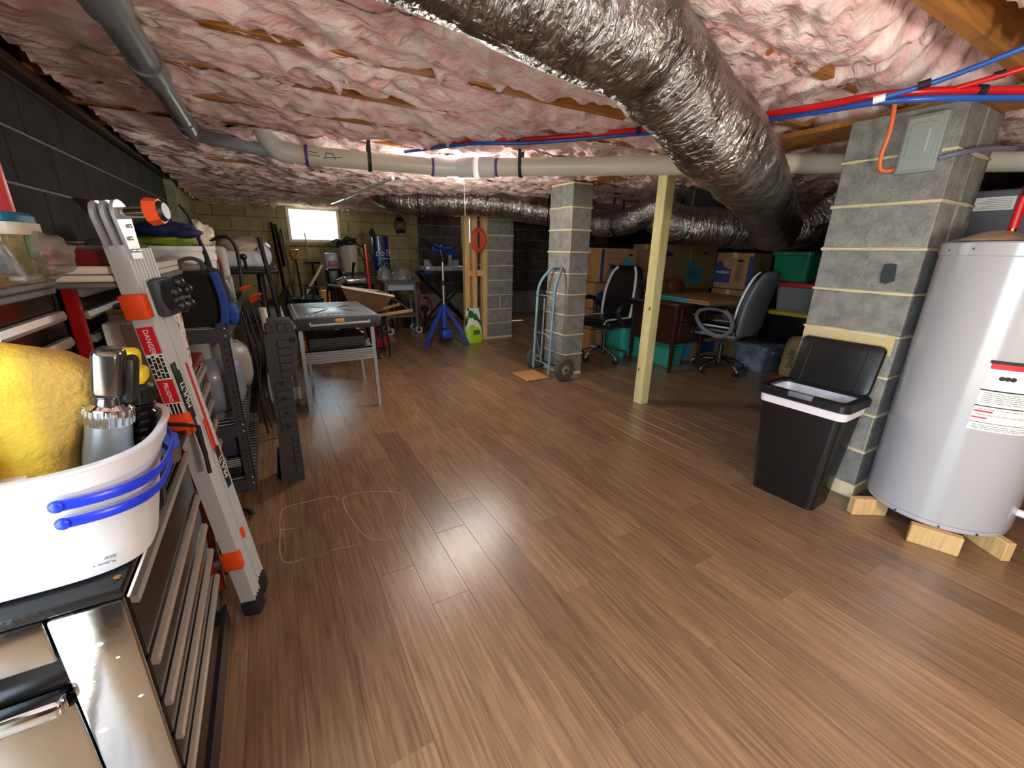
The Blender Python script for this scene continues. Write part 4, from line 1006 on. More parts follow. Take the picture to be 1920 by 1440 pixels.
for z0, z1 in DZ:
    d = part(MB().rbox(-.276, -.268, .775, 1.372, z0, z1, .003, 1), 'drawer', black_gloss, c1)
    mb = MB(); zt = z1 - .022
    mb.prism([(0, .006), (.009, .002), (.012, .007), (.009, .017), (0, .018)], (-.268, .78, zt), (1, 0, 0), (0, 0, 1), (0, .585, 0))
    part(mb, 'drawer_pull', strip_metal, d, smooth=0, label='pale metal full-width pull')
part(MB().box(-.73, -.285, .76, 1.38, .085, .10).box(-.29, -.262, .745, 1.39, .05, .13), 'base_rail', black_plastic, c1, smooth=0)
for x in (-.70, -.30):
    for y in (.80, 1.34): part(MB().cyl((x - .014, y, .04), (x + .014, y, .04), .04, n=18).box(x - .02, x + .02, y - .03, y + .03, .07, .09), 'caster', black_rubber, c1)

# ---- translucent bucket with blue straps
bk1 = thing('cleaning_bucket', 'translucent white bucket with two blue strap handles, on the nearest cabinet', 'bucket', (-.372, .86, .7505))
bucket_m = mat('bucket_plastic', (216, 217, 222), .28, sub=.35)
def se(a, ax, ay, p=3.2):
    c, s = math.cos(a), math.sin(a); q = (abs(c) ** p + abs(s) ** p) ** (-1 / p); return c * q * ax, s * q * ay
def bring(ax, ay, z, n=64): return [(-.372 + se(2 * PI * k / n, ax, ay)[0], .855 + se(2 * PI * k / n, ax, ay)[1], z) for k in range(n)]
mb = MB()
loft(mb, [bring(.130, .080, .752), bring(.137, .088, .757), bring(.146, .100, .80), bring(.162, .125, .885), bring(.164, .130, .888), bring(.172, .142, .925), bring(.178, .148, .928), bring(.184, .154, .955), bring(.188, .158, .958), bring(.188, .158, .962), bring(.178, .148, .962), bring(.160, .125, .90), bring(.128, .080, .762)])
part(mb, 'body', bucket_m, bk1, smooth=40)
for q_, (zs, dz_) in enumerate(((.915, .0), (.893, .0))):
    P = []
    for k in range(33):
        u = k / 32; a = math.radians(-64 + 185 * u)
        z = zs - .012 * math.sin(PI * min(1, u * 1.6)) + .05 * max(0, u - .45) - q_ * .01
        f = (z - .80) / (.955 - .80); x, y = se(a, .146 + (.184 - .146) * f + .010, .100 + (.154 - .100) * f + .010)
        P.append((-.372 + x, .855 + y, z))
    part(MB().tube(P, .0028, 8, flat=2.8, upv=None), 'strap_handle', mat('blue_strap', (28, 58, 214), .3), bk1, label='blue strap handle')
    part(MB().ball(P[0], (.009, .006, .009), 10, 7), 'strap_pivot', mat('blue_strap', (28, 58, 214), .3), bk1)
mb = MB()
for k in range(9): mb.box(-.335 + .008 * k, -.331 + .008 * k + .001 * (k % 3), .768, .7700, .783, .7855 + .0012 * ((k * 5) % 3)); mb.box(-.335 + .008 * k, -.330 + .008 * k, .7665, .7685, .776, .7778)
part(mb, 'moulded_print', ink_grey, bk1, smooth=0)

sp = thing('yellow_sponge', 'big yellow car-wash sponge standing in the white bucket', 'sponge', (-.375, .88, .78))
sponge_m = mat('sponge_yellow', (226, 192, 62), .9, col2=(196, 160, 46), ns=9, bump=.5, bs=120, rnd=0)
def spf(u, v):
    a = 2 * PI * u; z = .772 + .345 * v
    hw = .118 - .030 * math.sin(PI * min(1, max(0, (v - .12) / .75))) ** 2 + .0
    cap = min(1, math.sqrt(max(0, 1 - max(0, (v - .86) / .14) ** 2)) + .02) * min(1, .6 + v * 6)
    th = .048 * (.85 + .15 * math.cos(v * 5)); c, s = math.cos(a), math.sin(a)
    x = hw * cap * math.copysign(abs(c) ** .55, c); y = th * (cap * .7 + .3 * (cap > .1)) * math.copysign(abs(s) ** .7, s)
    return (-.395 + x, .868 + y, z)
mb = MB().grid(spf, 48, 28); mb.f.append(tuple(48 * 0 + i for i in range(48))); mb.m.append(0); mb.f.append(tuple(28 * 49 + i for i in range(48))); mb.m.append(0)
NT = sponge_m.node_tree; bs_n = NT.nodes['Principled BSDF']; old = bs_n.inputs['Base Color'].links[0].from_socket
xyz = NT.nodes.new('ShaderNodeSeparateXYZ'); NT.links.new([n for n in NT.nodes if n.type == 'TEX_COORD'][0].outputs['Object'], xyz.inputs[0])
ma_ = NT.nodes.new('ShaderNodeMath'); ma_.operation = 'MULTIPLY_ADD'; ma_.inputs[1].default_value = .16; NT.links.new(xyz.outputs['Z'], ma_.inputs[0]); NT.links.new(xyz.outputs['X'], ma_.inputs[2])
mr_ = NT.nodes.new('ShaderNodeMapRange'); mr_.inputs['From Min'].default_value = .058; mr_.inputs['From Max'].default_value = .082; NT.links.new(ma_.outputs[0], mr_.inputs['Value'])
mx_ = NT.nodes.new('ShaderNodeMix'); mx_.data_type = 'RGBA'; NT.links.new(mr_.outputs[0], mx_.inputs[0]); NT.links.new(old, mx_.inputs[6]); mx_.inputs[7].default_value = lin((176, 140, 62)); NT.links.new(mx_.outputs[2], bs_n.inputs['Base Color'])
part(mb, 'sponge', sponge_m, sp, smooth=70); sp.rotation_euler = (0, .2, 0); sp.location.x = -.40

def bottle(label, c, z0, zs, r, body, neckc, head, ridged=False):
    t = thing('spray_bottle', label, 'bottle', (c[0], c[1], z0), 0)
    P = [(0, z0), (r * .9, z0), (r, z0 + .006), (r, zs - .05), (r * .93, zs - .03), (r * .9, zs)]
    if ridged:
        P = [(0, z0), (r * .9, z0), (r, z0 + .006), (r, zs - .11)]
        for i in range(7): P += [(r * .80, zs - .105 + .015 * i), (r * .93, zs - .099 + .015 * i), (r * .93, zs - .094 + .015 * i)]
        P += [(r * .75, zs)]
    part(MB().lathe(P + [(0, zs)], 28, (*c, 0)), 'body', body, t)
    mb = MB(); V = []
    for k in range(40):
        pass
    mb.lathe([(0, zs), (r * .92, zs), (r * .92, zs + .028), (r * .7, zs + .034), (0, zs + .034)], 28, (*c, 0))
    for k in range(18):
        a = 2 * PI * k / 18; mb.cyl((c[0] + r * .92 * math.cos(a), c[1] + r * .92 * math.sin(a), zs + .002), (c[0] + r * .92 * math.cos(a), c[1] + r * .92 * math.sin(a), zs + .026), .0028, n=6)
    part(mb, 'collar', neckc, t)
    head(t, c, zs + .034)
    t.rotation_euler = (0, .11 if ridged else .2, 0)
    return t
chrome_plastic = mat('smoked_chrome', (120, 116, 112), .15, .9); silver_b = mat('silver_bottle', (150, 153, 156), .28, .75)
def head1(t, c, z):
    part(MB().rbox(c[0] - .017, c[0] + .019, c[1] - .028, c[1] + .02, z + .010, z + .088, .010, 3).cyl((*c, z - .004), (*c, z + .02), .021, .017, 18), 'spray_head', chrome_plastic, t)
    part(MB().rbox(c[0] + .014, c[0] + .032, c[1] - .01, c[1] + .03, z + .0, z + .075, .008, 2), 'trigger', black_plastic, t)
def head2(t, c, z):
    mb = MB(); mb.rbox(c[0] - .018, c[0] + .018, c[1] - .025, c[1] + .025, z, z + .028, .008, 2)
    mb.rbox(c[0] - .030, c[0] + .010, c[1] - .022, c[1] + .022, z + .024, z + .060, .009, 2)
    part(mb, 'spray_head', yellow_plastic, t, label='yellow spray head')
    part(MB().rbox(c[0] - .032, c[0] - .018, c[1] - .008, c[1] + .008, z - .035, z + .03, .005, 2), 'trigger', black_plastic, t)
bottle('silver spray bottle with smoky chrome head, in the white bucket', (-.291, .845), .775, .982, .031, silver_b, chrome, head1)
bottle('ribbed black and chrome spray bottle with yellow head, behind the silver one', (-.254, .93), .775, .985, .027, mat('black_bottle', (30, 30, 32), .15, .5), black_plastic, head2, True)
tb = thing('orange_tub', 'orange tub with white lid at the left edge of the bucket', 'tub', (-.385, .815, .80))
part(MB().lathe([(0, .795), (.030, .795), (.036, .895), (0, .895)], 24, (-.385, .815, 0)), 'tub', orange_plastic, tb)
part(MB().lathe([(0, .894), (.039, .894), (.040, .900), (.040, .914), (.037, .918), (0, .919)], 28, (-.385, .815, 0)), 'lid', white_plastic, tb)
nz = solo(MB().lathe([(0, .9195), (.020, .9195), (.022, .935), (.018, .945), (.012, .99), (.007, 1.0), (0, 1.0)], 20, (-.398, .81, 0)), 'small_bottle', mat('yellow_label_bottle', (200, 190, 90), .3, col2=(80, 82, 86), ns=14), 'small bottle with yellow label standing on the white tub lid', 'bottle', (-.398, .81, .92))
solo(MB().rbox(-.302, -.288, .790, .80, .79, .918, .003, 1), 'orange_tag', mat('tag_orange', (240, 150, 50), .4), 'orange card tucked between sponge and silver bottle', 'card', (-.295, .795, .80))

# ---- items behind the bucket on the same worktop
jr = thing('clear_jar', 'clear jar with blue lid on the worktop behind the bucket', 'jar', (-.235, 1.12, .7505))
part(MB().lathe([(0, .751), (.032, .751), (.034, .76), (.034, .79), (0, .79)], 24, (-.275, 1.19, 0)), 'jar', glassy, jr)
part(MB().lathe([(0, .79), (.036, .79), (.036, .812), (.026, .816), (0, .816)], 24, (-.275, 1.19, 0)), 'lid', mat('bright_blue_lid', (44, 92, 200), .35), jr)

# ---- upper black chest near the left edge
c2 = thing('tool_chest', 'black upper tool chest at the left edge, holding the blue-lidded jar', 'tool chest', (-.58, 1.2, .7505))
part(MB().box(-.74, -.432, 1.03, 1.36, .752, 1.135), 'body', black_gloss, c2, smooth=0)
part(MB().rbox(-.742, -.428, 1.025, 1.375, 1.136, 1.150, .003, 1).rbox(-.742, -.424, 1.02, 1.38, 1.152, 1.168, .004, 1), 'top_tray', mat('tray_grey', (128, 130, 132), .35, .4), c2)
for z0, z1 in ((1.045, 1.10), (.985, 1.040), (.92, .98), (.84, .915), (.76, .835)):
    d = part(MB().rbox(-.433, -.426, 1.04, 1.352, z0, z1, .003, 1), 'drawer', black_gloss, c2)
    part(MB().prism([(0, 0), (.011, -.003), (.013, .004), (.010, .017), (0, .018)], (-.426, 1.045, z1 - .018), (1, 0, 0), (0, 0, 1), (0, .295, 0)), 'drawer_pull', strip_metal, d, smooth=0)
part(MB().box(-.431, -.4275, 1.353, 1.36, .76, 1.135), 'corner_edge', black_plastic, c2, smooth=0)
J = thing('storage_jar', 'clear storage jar with blue lid and white rim, on the left upper chest', 'jar', (-.47, 1.25, 1.1685))
part(MB().lathe([(0, 1.169), (.062, 1.169), (.066, 1.18), (.066, 1.262), (0, 1.262)], 30, (-.475, 1.27, 0), p=5), 'jar', mat('jar_clear_contents', (150, 136, 96), .2, col2=(96, 104, 70), ns=16, coat=.5), J)
part(MB().lathe([(.0, 1.262), (.07, 1.262), (.072, 1.266), (.072, 1.285), (0, 1.286)], 30, (-.475, 1.27, 0), p=5), 'rim', off_white, J, label='white rim band')
part(MB().lathe([(.0, 1.286), (.068, 1.286), (.068, 1.298), (.062, 1.304), (0, 1.305)], 30, (-.475, 1.27, 0), p=5), 'lid', mat('lid_blue', (34, 106, 146), .35), J)
part(MB().prism([(-.028, -.02), (.028, -.02), (.028, .02), (-.028, .02)], (-.455, 1.2015, 1.243), (1, 0, 0), (0, 0, 1), (0, -.002, 0)), 'label', gold_trim, J)
part(MB().prism([(-.02, -.02), (.02, -.02), (.02, .02), (-.02, .02)], (-.4085, 1.26, 1.24), (0, 1, 0), (0, 0, 1), (.002, 0, 0)), 'label', mat('label_green', (90, 140, 60), .5), J)
pk = thing('blister_packs', 'glossy clear packages of parts heaped in front of the jar', 'packages', (-.45, 1.14, 1.1685))
for i, (x, y, z, a, b, s1, s2, m) in enumerate(((-.455, 1.14, 1.215, .3, .2, .10, .07, blue_plastic), (-.425, 1.155, 1.21, -.2, .5, .05, .08, light_grey), (-.46, 1.10, 1.19, .1, .9, .10, .05, gold_trim))):
    M_ = Matrix.Translation((x, y, z)) @ Matrix.Rotation(a, 4, 'Z') @ Matrix.Rotation(b, 4, 'X')
    q_ = part(MB().rbox(-s1 / 2, s1 / 2, -.012, .012, -s2 / 2, s2 / 2, .006, 2, M=M_), 'blister', wrap_plastic, pk)
    part(MB().box(-s1 * .42, s1 * .42, -.004, .004, -s2 * .42, s2 * .42, M=M_), 'card', m, q_, smooth=0)
def crump(name, label, cat, c, r, m, seed, group=None, amp=.6, n=26):
    return solo(MB().ball(c, r, n, 16, fn=lambda t, a: 1 - amp / 2 - .06 + amp * (.3 * (sr(math.sin(t) * math.cos(a) * 4.5 + seed, math.cos(t) * 5 + math.sin(t) * math.sin(a) * 4.2, 2) - .3) + .5 * sn(math.sin(t) * math.cos(a) * 2.2 + seed, math.sin(t) * math.sin(a) * 2.2 + math.cos(t) * 2.7, 4) + .5 * sr(math.sin(t) * math.cos(a) * 1.4 + seed, math.cos(t) * 1.8 + math.sin(t) * math.sin(a) * 1.1, 2))), name, m, label, cat, (c[0], c[1], c[2] - r[2] * .8), group, smooth=60)
crump('clear_bag', 'crumpled clear plastic bag of parts right of the blue-lidded jar', 'bag', (-.41, 1.29, 1.222), (.055, .05, .045), wrap_plastic, 3)
gb = thing('gold_packet', 'gold-brown packet with cream lettering lying on the left chest top', 'packet', (-.44, 1.09, 1.1685))
part(MB().rbox(-.55, -.405, 1.065, 1.17, 1.169, 1.192, .004, 1), 'packet', mat('packet_brown', (150, 112, 70), .25, col2=(110, 84, 60), ns=20, coat=.5), gb)
for i in range(5): part(MB().box(-.53 + .026 * i, -.515 + .026 * i, 1.0635, 1.0648, 1.173, 1.188, M=Matrix.Identity(4)), 'packet_letter', mat('cream_letter', (230, 206, 140), .4), gb, smooth=0)
part(MB().rbox(-.40, -.375, 1.10, 1.17, 1.1795, 1.19, .003, 1), 'flap', wrap_plastic, gb)
solo(MB().rbox(-.57, -.478, 1.44, 1.46, 1.194, 1.475, .012, 2).rbox(-.53, -.515, 1.435, 1.44, 1.22, 1.46, .002, 1), 'red_level', red_plastic, 'red flat tool standing against the dark wall, top left', 'tool', (-.52, 1.45, 1.194)) 
hs = thing('hand_saw_sleeve', 'red-handled saw with grey blade standing behind the ladder hinge', 'saw', (-.47, 1.75, 1.20))
part(MB().prism([(0, 0), (.02, 0), (-.05, .14), (-.085, .145)], (-.345, 1.80, 1.165), (1, 0, 0), (0, 0, 1), (0, .006, 0)), 'handle', red_plastic, hs)
part(MB().prism([(-.05, .14), (-.085, .145), (-.125, .21), (-.075, .205)], (-.345, 1.80, 1.165), (1, 0, 0), (0, 0, 1), (0, .003, 0)), 'blade', steel_dark, hs)

# ---- second upper chest, red framed, with broad pale top
c3 = thing('tool_chest', 'red-framed upper tool chest under the broad pale tray, behind the ladder', 'tool chest', (-.6, 1.85, .83))
part(MB().box(-.74, -.462, 1.56, 2.12, .832, 1.135), 'body', black_gloss, c3, smooth=0)
part(MB().rbox(-.475, -.445, 1.535, 1.562, .832, 1.135, .004, 1), 'corner_post', red_paint, c3, label='red corner post')
part(MB().box(-.74, -.476, 1.545, 1.559, .832, 1.135), 'end_panel', black_gloss, c3, smooth=0)
part(MB().rbox(-.745, -.29, 1.47, 2.14, 1.137, 1.153, .004, 1), 'tray_underside', mat('tray_grey', (128, 130, 132), .35, .4), c3)
part(MB().rbox(-.745, -.30, 1.465, 2.14, 1.154, 1.170, .003, 1).rbox(-.745, -.30, 1.475, 2.14, 1.172, 1.192, .003, 1), 'tray', off_white, c3, label='pale tray edge in two bands')
for z0, z1 in ((1.075, 1.130), (1.01, 1.07), (.945, 1.005), (.84, .94)):
    d = part(MB().rbox(-.463, -.455, 1.575, 2.10, z0, z1, .003, 1), 'drawer', black_gloss, c3)
    part(MB().prism([(0, 0), (.012, -.003), (.014, .004), (.011, .018), (0, .019)], (-.455, 1.58, z1 - .02), (1, 0, 0), (0, 0, 1), (0, .515, 0)), 'drawer_pull', strip_metal, d, smooth=0)
rc = thing('red_case', 'red tool case with clear tinted lid on the pale chest tray', 'case', (-.45, 1.62, 1.193))
part(MB().rbox(-.55, -.455, 1.495, 1.75, 1.1925, 1.243, .003, 1), 'end_block', red_plastic, rc)
part(MB().rbox(-.453, -.315, 1.50, 1.75, 1.1925, 1.232, .003, 1), 'case', mat('dark_red_case', (110, 28, 32), .2, coat=.6), rc)
part(MB().rbox(-.456, -.312, 1.497, 1.752, 1.233, 1.243, .003, 1), 'clear_lid', glassy, rc)
crump('grey_cloth', 'dark grey cloth heaped behind the red case', 'cloth', (-.44, 1.93, 1.225), (.09, .08, .04), mat('grey_cloth', (86, 88, 94), .9), 11)

# ---- red roll cabinet
c4 = thing('tool_cabinet', 'glossy red roll cabinet with pale drawer pulls, behind the ladder', 'tool cabinet', (-.5, 1.8, 0))
part(MB().rbox(-.745, -.276, 1.53, 2.09, .08, .828, .006, 2), 'body', red_paint, c4)
for z0, z1 in ((.735, .80), (.665, .728), (.58, .657), (.49, .572), (.405, .482), (.27, .397), (.12, .262)):
    d = part(MB().rbox(-.277, -.270, 1.555, 1.975, z0, z1, .002, 1), 'drawer', mat('drawer_black', (30, 28, 28), .2), c4)
    part(MB().prism([(0, 0), (.012, -.003), (.014, .004), (.011, .018), (0, .019)], (-.270, 1.558, z1 - .02), (1, 0, 0), (0, 0, 1), (0, .415, 0)), 'drawer_pull', strip_metal, d, smooth=0)
for x in (-.70, -.32):
    for y in (1.58, 2.03): part(MB().cyl((x - .014, y, .038), (x + .014, y, .038), .038, n=16).box(x - .018, x + .018, y - .025, y + .025, .06, .08), 'caster', black_rubber, c4)
part(MB().cyl((-.2765, 2.03, .79), (-.270, 2.03, .79), .008, n=12), 'lock', chrome, c4)
bx = [('white printed carton in front, standing on the red cabinet', 1.60, 1.66, .20, paper), ('cream carton second in the row on the red cabinet', 1.672, 1.72, .215, off_white), ('white patterned carton third in the row on the red cabinet', 1.732, 1.80, .215, paper), ('gold-lidded carton last in the row on the red cabinet', 1.812, 1.87, .225, paper)]
for i, (lab, y0, y1, h, m) in enumerate(bx):
    t = thing('product_carton', lab, 'carton', (-.34, (y0 + y1) / 2, .829), 0, 'cartons on the red cabinet')
    part(MB().rbox(-.43, -.283, y0, y1, .829, .829 + h, .003, 1), 'carton', m, t, smooth=0)
    if i in (1, 3): part(MB().rbox(-.432, -.281, y0 - .001, y1 + .001, .829 + h, .829 + h + .012, .003, 1), 'gold_lid', gold_trim, t)
    mb = MB(); rr = random.Random(i)
    for k in range(16):
        y = rr.uniform(y0 + .006, y1 - .018); z = rr.uniform(.85, .82 + h - .02); mb.box(-.2832, -.2822, y, y + rr.uniform(.004, .012), z, z + rr.uniform(.003, .012))
    part(mb, 'carton_print', [ink, ink_grey, ink_grey, ink_red][i], t, smooth=0)
    if i == 2: part(MB().box(-.2832, -.2820, y0 + .01, y0 + .035, .93, .955), 'red_mark', ink_red, t, smooth=0)
wpb = solo(MB().lathe([(0, .8295), (.036, .8295), (.045, .92), (.05, 1.03), (.047, 1.03), (.04, .92), (.03, .835), (0, .835)], 24, (-.335, 1.60, 0), p=4), 'paper_sleeve', mat('beige_sleeve', (206, 186, 160), .5, sub=.2), 'beige open paper sleeve on the red cabinet, just left of the ladder', 'sleeve', (-.335, 1.60, .83))

# ---- multi-position ladder, folded
ld = thing('folding_ladder', 'folded aluminium ladder with orange locks leaning between the tool cabinets', 'ladder', (-.20, 1.45, 0))
foot, top = Vector((-.186, 1.447, .012)), Vector((-.306, 1.445, 1.275))
U = (top - foot).normalized()
tw = math.radians(15)
Nw = Vector((math.cos(tw), -math.sin(tw), 0)); Nw = (Nw - U * Nw.dot(U)).normalized()      # outer web faces this way
Fl = U.cross(Nw)                                                                       # along the web, away from the lens
if Fl.y < 0: Fl = -Fl
def lbox(mb, u0, u1, f0, f1, n0, n1, mi=0, r=None):
    M_ = Matrix(((U.x, Fl.x, Nw.x, foot.x), (U.y, Fl.y, Nw.y, foot.y), (U.z, Fl.z, Nw.z, foot.z), (0, 0, 0, 1)))
    return mb.rbox(u0, u1, f0, f1, n0, n1, r, 2, mi, M_) if r else mb.box(u0, u1, f0, f1, n0, n1, mi, M_)
LL = (top - foot).length
silver = mat('ladder_silver', (206, 208, 210), .5, .3)
for f0, nm in ((0, 'outer_rail'), (.062, 'inner_rail')):
    mb = MB(); u1 = LL - .03 if f0 == 0 else LL - .04; u0 = .05 if f0 == 0 else .075
    lbox(mb, u0, u1, f0, f0 + .006, -.046, 0)                          # front flange (label face)
    lbox(mb, u0, u1, f0 + .006, f0 + .050, -.010, -.004)               # web
    lbox(mb, u0, u1, f0 + .050, f0 + .056, -.046, 0)                   # rear flange
    for q_ in (.020, .036): lbox(mb, u0, u1, f0 + q_ - .002, f0 + q_ + .002, -.004, .0)
    part(mb, nm, silver, ld, smooth=0)
for f0, nm in ((.004, 'far_rail'), (.066, 'far_rail')):
    mb = MB(); M_ = Matrix.Translation((-.36, .015, 0)); base = len(mb.v)
    lbox(mb, .05, LL - .05, f0 - .02, f0 + .016, -.05, -.01); mb.v = [tuple(M_ @ Vector(p)) for p in mb.v]
    part(mb, nm, silver, ld, smooth=0)
for z in (.22, .50):
    p = foot + U * z + Fl * .02 - Nw * .03; part(MB().cyl(p, p + Vector((-.31, .012, 0)), .015, n=12), 'rung', brushed, ld)
for f0, u in ((0, 0), (.062, .03)):
    mb = MB(); lbox(mb, u - .02, u + .055, f0 - .004, f0 + .060, -.052, .006, r=.012); part(mb, 'rubber_foot', black_rubber, ld)
for u in (1.085, .742, .235):
    mb = MB(); lbox(mb, u - .033, u + .033, -.016, .012, -.051, .006, r=.006); part(mb, 'orange_lock', orange_plastic, ld, label='orange rail sleeve')
mb = MB(); lbox(mb, .27, .31, .06, .075, -.01, .008, r=.005); part(mb, 'orange_lock', orange_plastic, ld, label='small orange lock tab')
lab_red = mat('label_red', (206, 26, 44), .4)
def lplate(u0, u1, m, n0=-.043, n1=-.004, nm='rail_label'):
    mb = MB(); lbox(mb, u0, u1, -.0012, -.0002, n0, n1); return part(mb, nm, m, ld, smooth=0)
lplate(.955, 1.03, lab_red); lplate(.88, .955, white_ink); lplate(.81, .88, lab_red) ; lplate(.765, .81, white_ink)
def ltext(s_, u, size, m=white_ink, n=-.024):
    text(s_, size, m, ld, foot + U * u + Nw * n - Fl * .0018, -U, -Fl)
ltext('DANGER', .989, .0175); ltext('PELIGRO', .842, .0150)
mb = MB(); rr = random.Random(9)
for u0, u1 in ((.882, .953),):
    for k in range(4):
        u = u0 + .002
        while u < u1 - .006:
            b = min(u1 - .002, u + rr.uniform(.006, .022)); lbox(mb, u, b, -.0022, -.001, -.042 + .0096 * k, -.0352 + .0096 * k); u = b + .003
part(mb, 'label_text_block', ink, ld, smooth=0)
mb = MB()
for u0, u1 in ((.767, .808),):
    for k in range(4): lbox(mb, u0 + .001, u1 - .001, -.0022, -.001, -.042 + .0096 * k, -.0360 + .0096 * k)
part(mb, 'label_text_block', ink, ld, smooth=0)
# second label block under PELIGRO sits lower on the rail
def wplate(u0, u1, f0, f1, m, nm='web_label', n=0.0006):
    mb = MB(); lbox(mb, u0, u1, f0, f1, n - .0005, n + .0005); return part(mb, nm, m, ld, smooth=0)
wplate(.62, .92, .010, .018, ink, n=.0005); wplate(.62, .92, .022, .034, ink); wplate(.60, .90, .084, .096, ink_red)
wplate(.60, .72, .072, .082, orange_plastic)
for s_, u, f in (('MULTI', .82, .028), ('MULTI', .54, .092)):
    wplate(u - .075, u + .075, f - .014, f + .014, ink, n=.0010)
    text(s_, .028, white_ink, ld, foot + U * u + Fl * f + Nw * .0022, U, Nw)
# hinge: two stacked discs with side plates and an orange knob
hc = top + U * .045 + Fl * .025
mb = MB()
for n0, n1 in ((-.044, -.034), (-.022, -.012), (.0, .008)):
    mb.cyl(hc + Nw * n0, hc + Nw * n1, .032, n=28)
    q0 = hc - U * .11; s_ = Fl * .024
    mb.prism([(-.022, 0), (.022, 0), (.034, .11), (-.034, .11)], q0 + Nw * n0, Fl, U, Nw * (n1 - n0))
part(mb, 'hinge', mat('hinge_alloy', (200, 200, 202), .42, .5), ld)
part(MB().cyl(hc + Nw * .01, hc + Nw * .065, .014, n=16), 'hinge_shaft', chrome, ld)
mb = MB(); C_ = hc + Nw * .085
mb.cyl(C_ - Nw * .018, C_ + Nw * .010, .034, .030, n=8); kn = part(mb, 'hinge_knob', orange_plastic, ld, label='orange hinge knob')
part(MB().cyl(C_ + Nw * .010, C_ + Nw * .020, .026, .020, n=16), 'knob_cap', black_plastic, kn)
mb = MB()
for u, f in ((-.06, .02), (-.09, .035), (-.09, .01), (-.03, .035)): mb.ball(tuple(hc + U * u + Fl * (f - .025) + Nw * .011), .005, 8, 6)
part(mb, 'rivets', chrome, ld)
kc = foot + U * 1.10 + Fl * .075
mb = MB(); lbox(mb, 1.045, 1.15, .035, .115, -.002, .030, r=.012); part(mb, 'lock_housing', dark_grey, ld)
mb = MB(); mb.cyl(kc + Nw * .028, kc + Nw * .055, .045, .050, n=18)
for k in range(5):
    a = 2 * PI * k / 5; q_ = kc + (U * math.cos(a) + Fl * math.sin(a)) * .035; mb.ball(tuple(q_ + Nw * .055), .017, 10, 7)
part(mb, 'lock_knob', black_plastic, ld, label='big black lock knob')
solo(MB().tube([(-.30, 1.425, .762), (-.262, 1.412, .758), (-.232, 1.405, .75), (-.229, 1.404, .60)], .006, 8), 'black_prop_rod', black_matte, 'thin black bent rod lying over the end of the nearest cabinet', 'rod', (-.262, 1.412, .75)) 

# ---- loose plug on the floor by the red cabinet
cp = thing('power_plug', 'black power plug and short cord on the floor beside the red cabinet', 'plug', (-.25, 2.14, 0))
part(MB().tube(bez([(-.33, 2.16, .012), (-.29, 2.20, .012), (-.25, 2.17, .012), (-.235, 2.14, .018)], 5), .006, 8), 'cord', black_rubber, cp)
part(MB().tube([(-.24, 2.15, .018), (-.222, 2.115, .02), (-.215, 2.10, .02)], [.008, .014, .010], 10), 'plug', black_rubber, cp)
part(MB().cyl((-.218, 2.10, .024), (-.210, 2.085, .024), .0028, n=6).cyl((-.210, 2.104, .016), (-.203, 2.09, .016), .0028, n=6), 'prongs', chrome, cp)
# ================================================================== LEFT BACKGROUND
# ---- riveted rack with wire decks
rk = thing('storage_rack', 'dark riveted storage rack with wire decks along the left wall', 'rack', (-.45, 3.2, 0))
rack_m = mat('rack_paint', (58, 60, 68), .5)
RX0, RX1, RY0, RY1 = -.72, -.20, 2.36, 4.10
for x, y, sx, sy in ((RX1, RY0, -1, 1), (RX0, RY0, 1, 1), (RX1, RY1, -1, -1), (RX0, RY1, 1, -1)):
    mb = MB(); mb.box(min(x, x + sx * .003), max(x, x + sx * .003), min(y, y + sy * .042), max(y, y + sy * .042), 0, .90)
    mb.box(min(x, x + sx * .042), max(x, x + sx * .042), min(y, y + sy * .003), max(y, y + sy * .003), 0, .90)
    po = part(mb, 'post', rack_m, rk, smooth=0)
    if y == RY0 and x == RX1:
        mb = MB()
        for k in range(26): mb.cyl((x - .02, y - .0006, .05 + .032 * k), (x - .02, y + .001, .05 + .032 * k), .0055, n=8)
        part(mb, 'slots', black_matte, po, smooth=0)
        mb = MB()
        for z in (.875, .84, .385, .35, .085, .05): mb.ball((x - .012, y - .002, z), (.007, .004, .007), 10, 6)
        part(mb, 'rivets', brushed, po)
for zi, z in enumerate((.86, .375, .07)):
    for y in (RY0, RY1): part(MB().box(RX0, RX1, y - .004 if y == RY0 else y, y if y == RY0 else y + .004, z - .05, z + .012), 'end_beam', rack_m, rk, smooth=0)
    for x in (RX0, RX1): part(MB().box(x - .002, x + .002, RY0, RY1, z - .05, z + .012), 'side_beam', rack_m, rk, smooth=0)
    y = RY0 + .02; mb = MB()
    wires = []
    while y < RY1:
        w_ = part(MB().cyl((RX0, y, z + .014), (RX1, y, z + .014), .0026, n=5), 'deck_wire', light_grey, rk) if y < 3.4 else None
        if not w_: mb.cyl((RX0, y, z + .014), (RX1, y, z + .014), .0026, n=5)
        y += .045
    for x in (-.21, -.36, -.55): mb.cyl((x, RY0, z + .011), (x, RY1, z + .011), .003, n=5)
    o = part(mb, 'deck_wire', steel_dark, rk); o['kind'] = 'stuff'
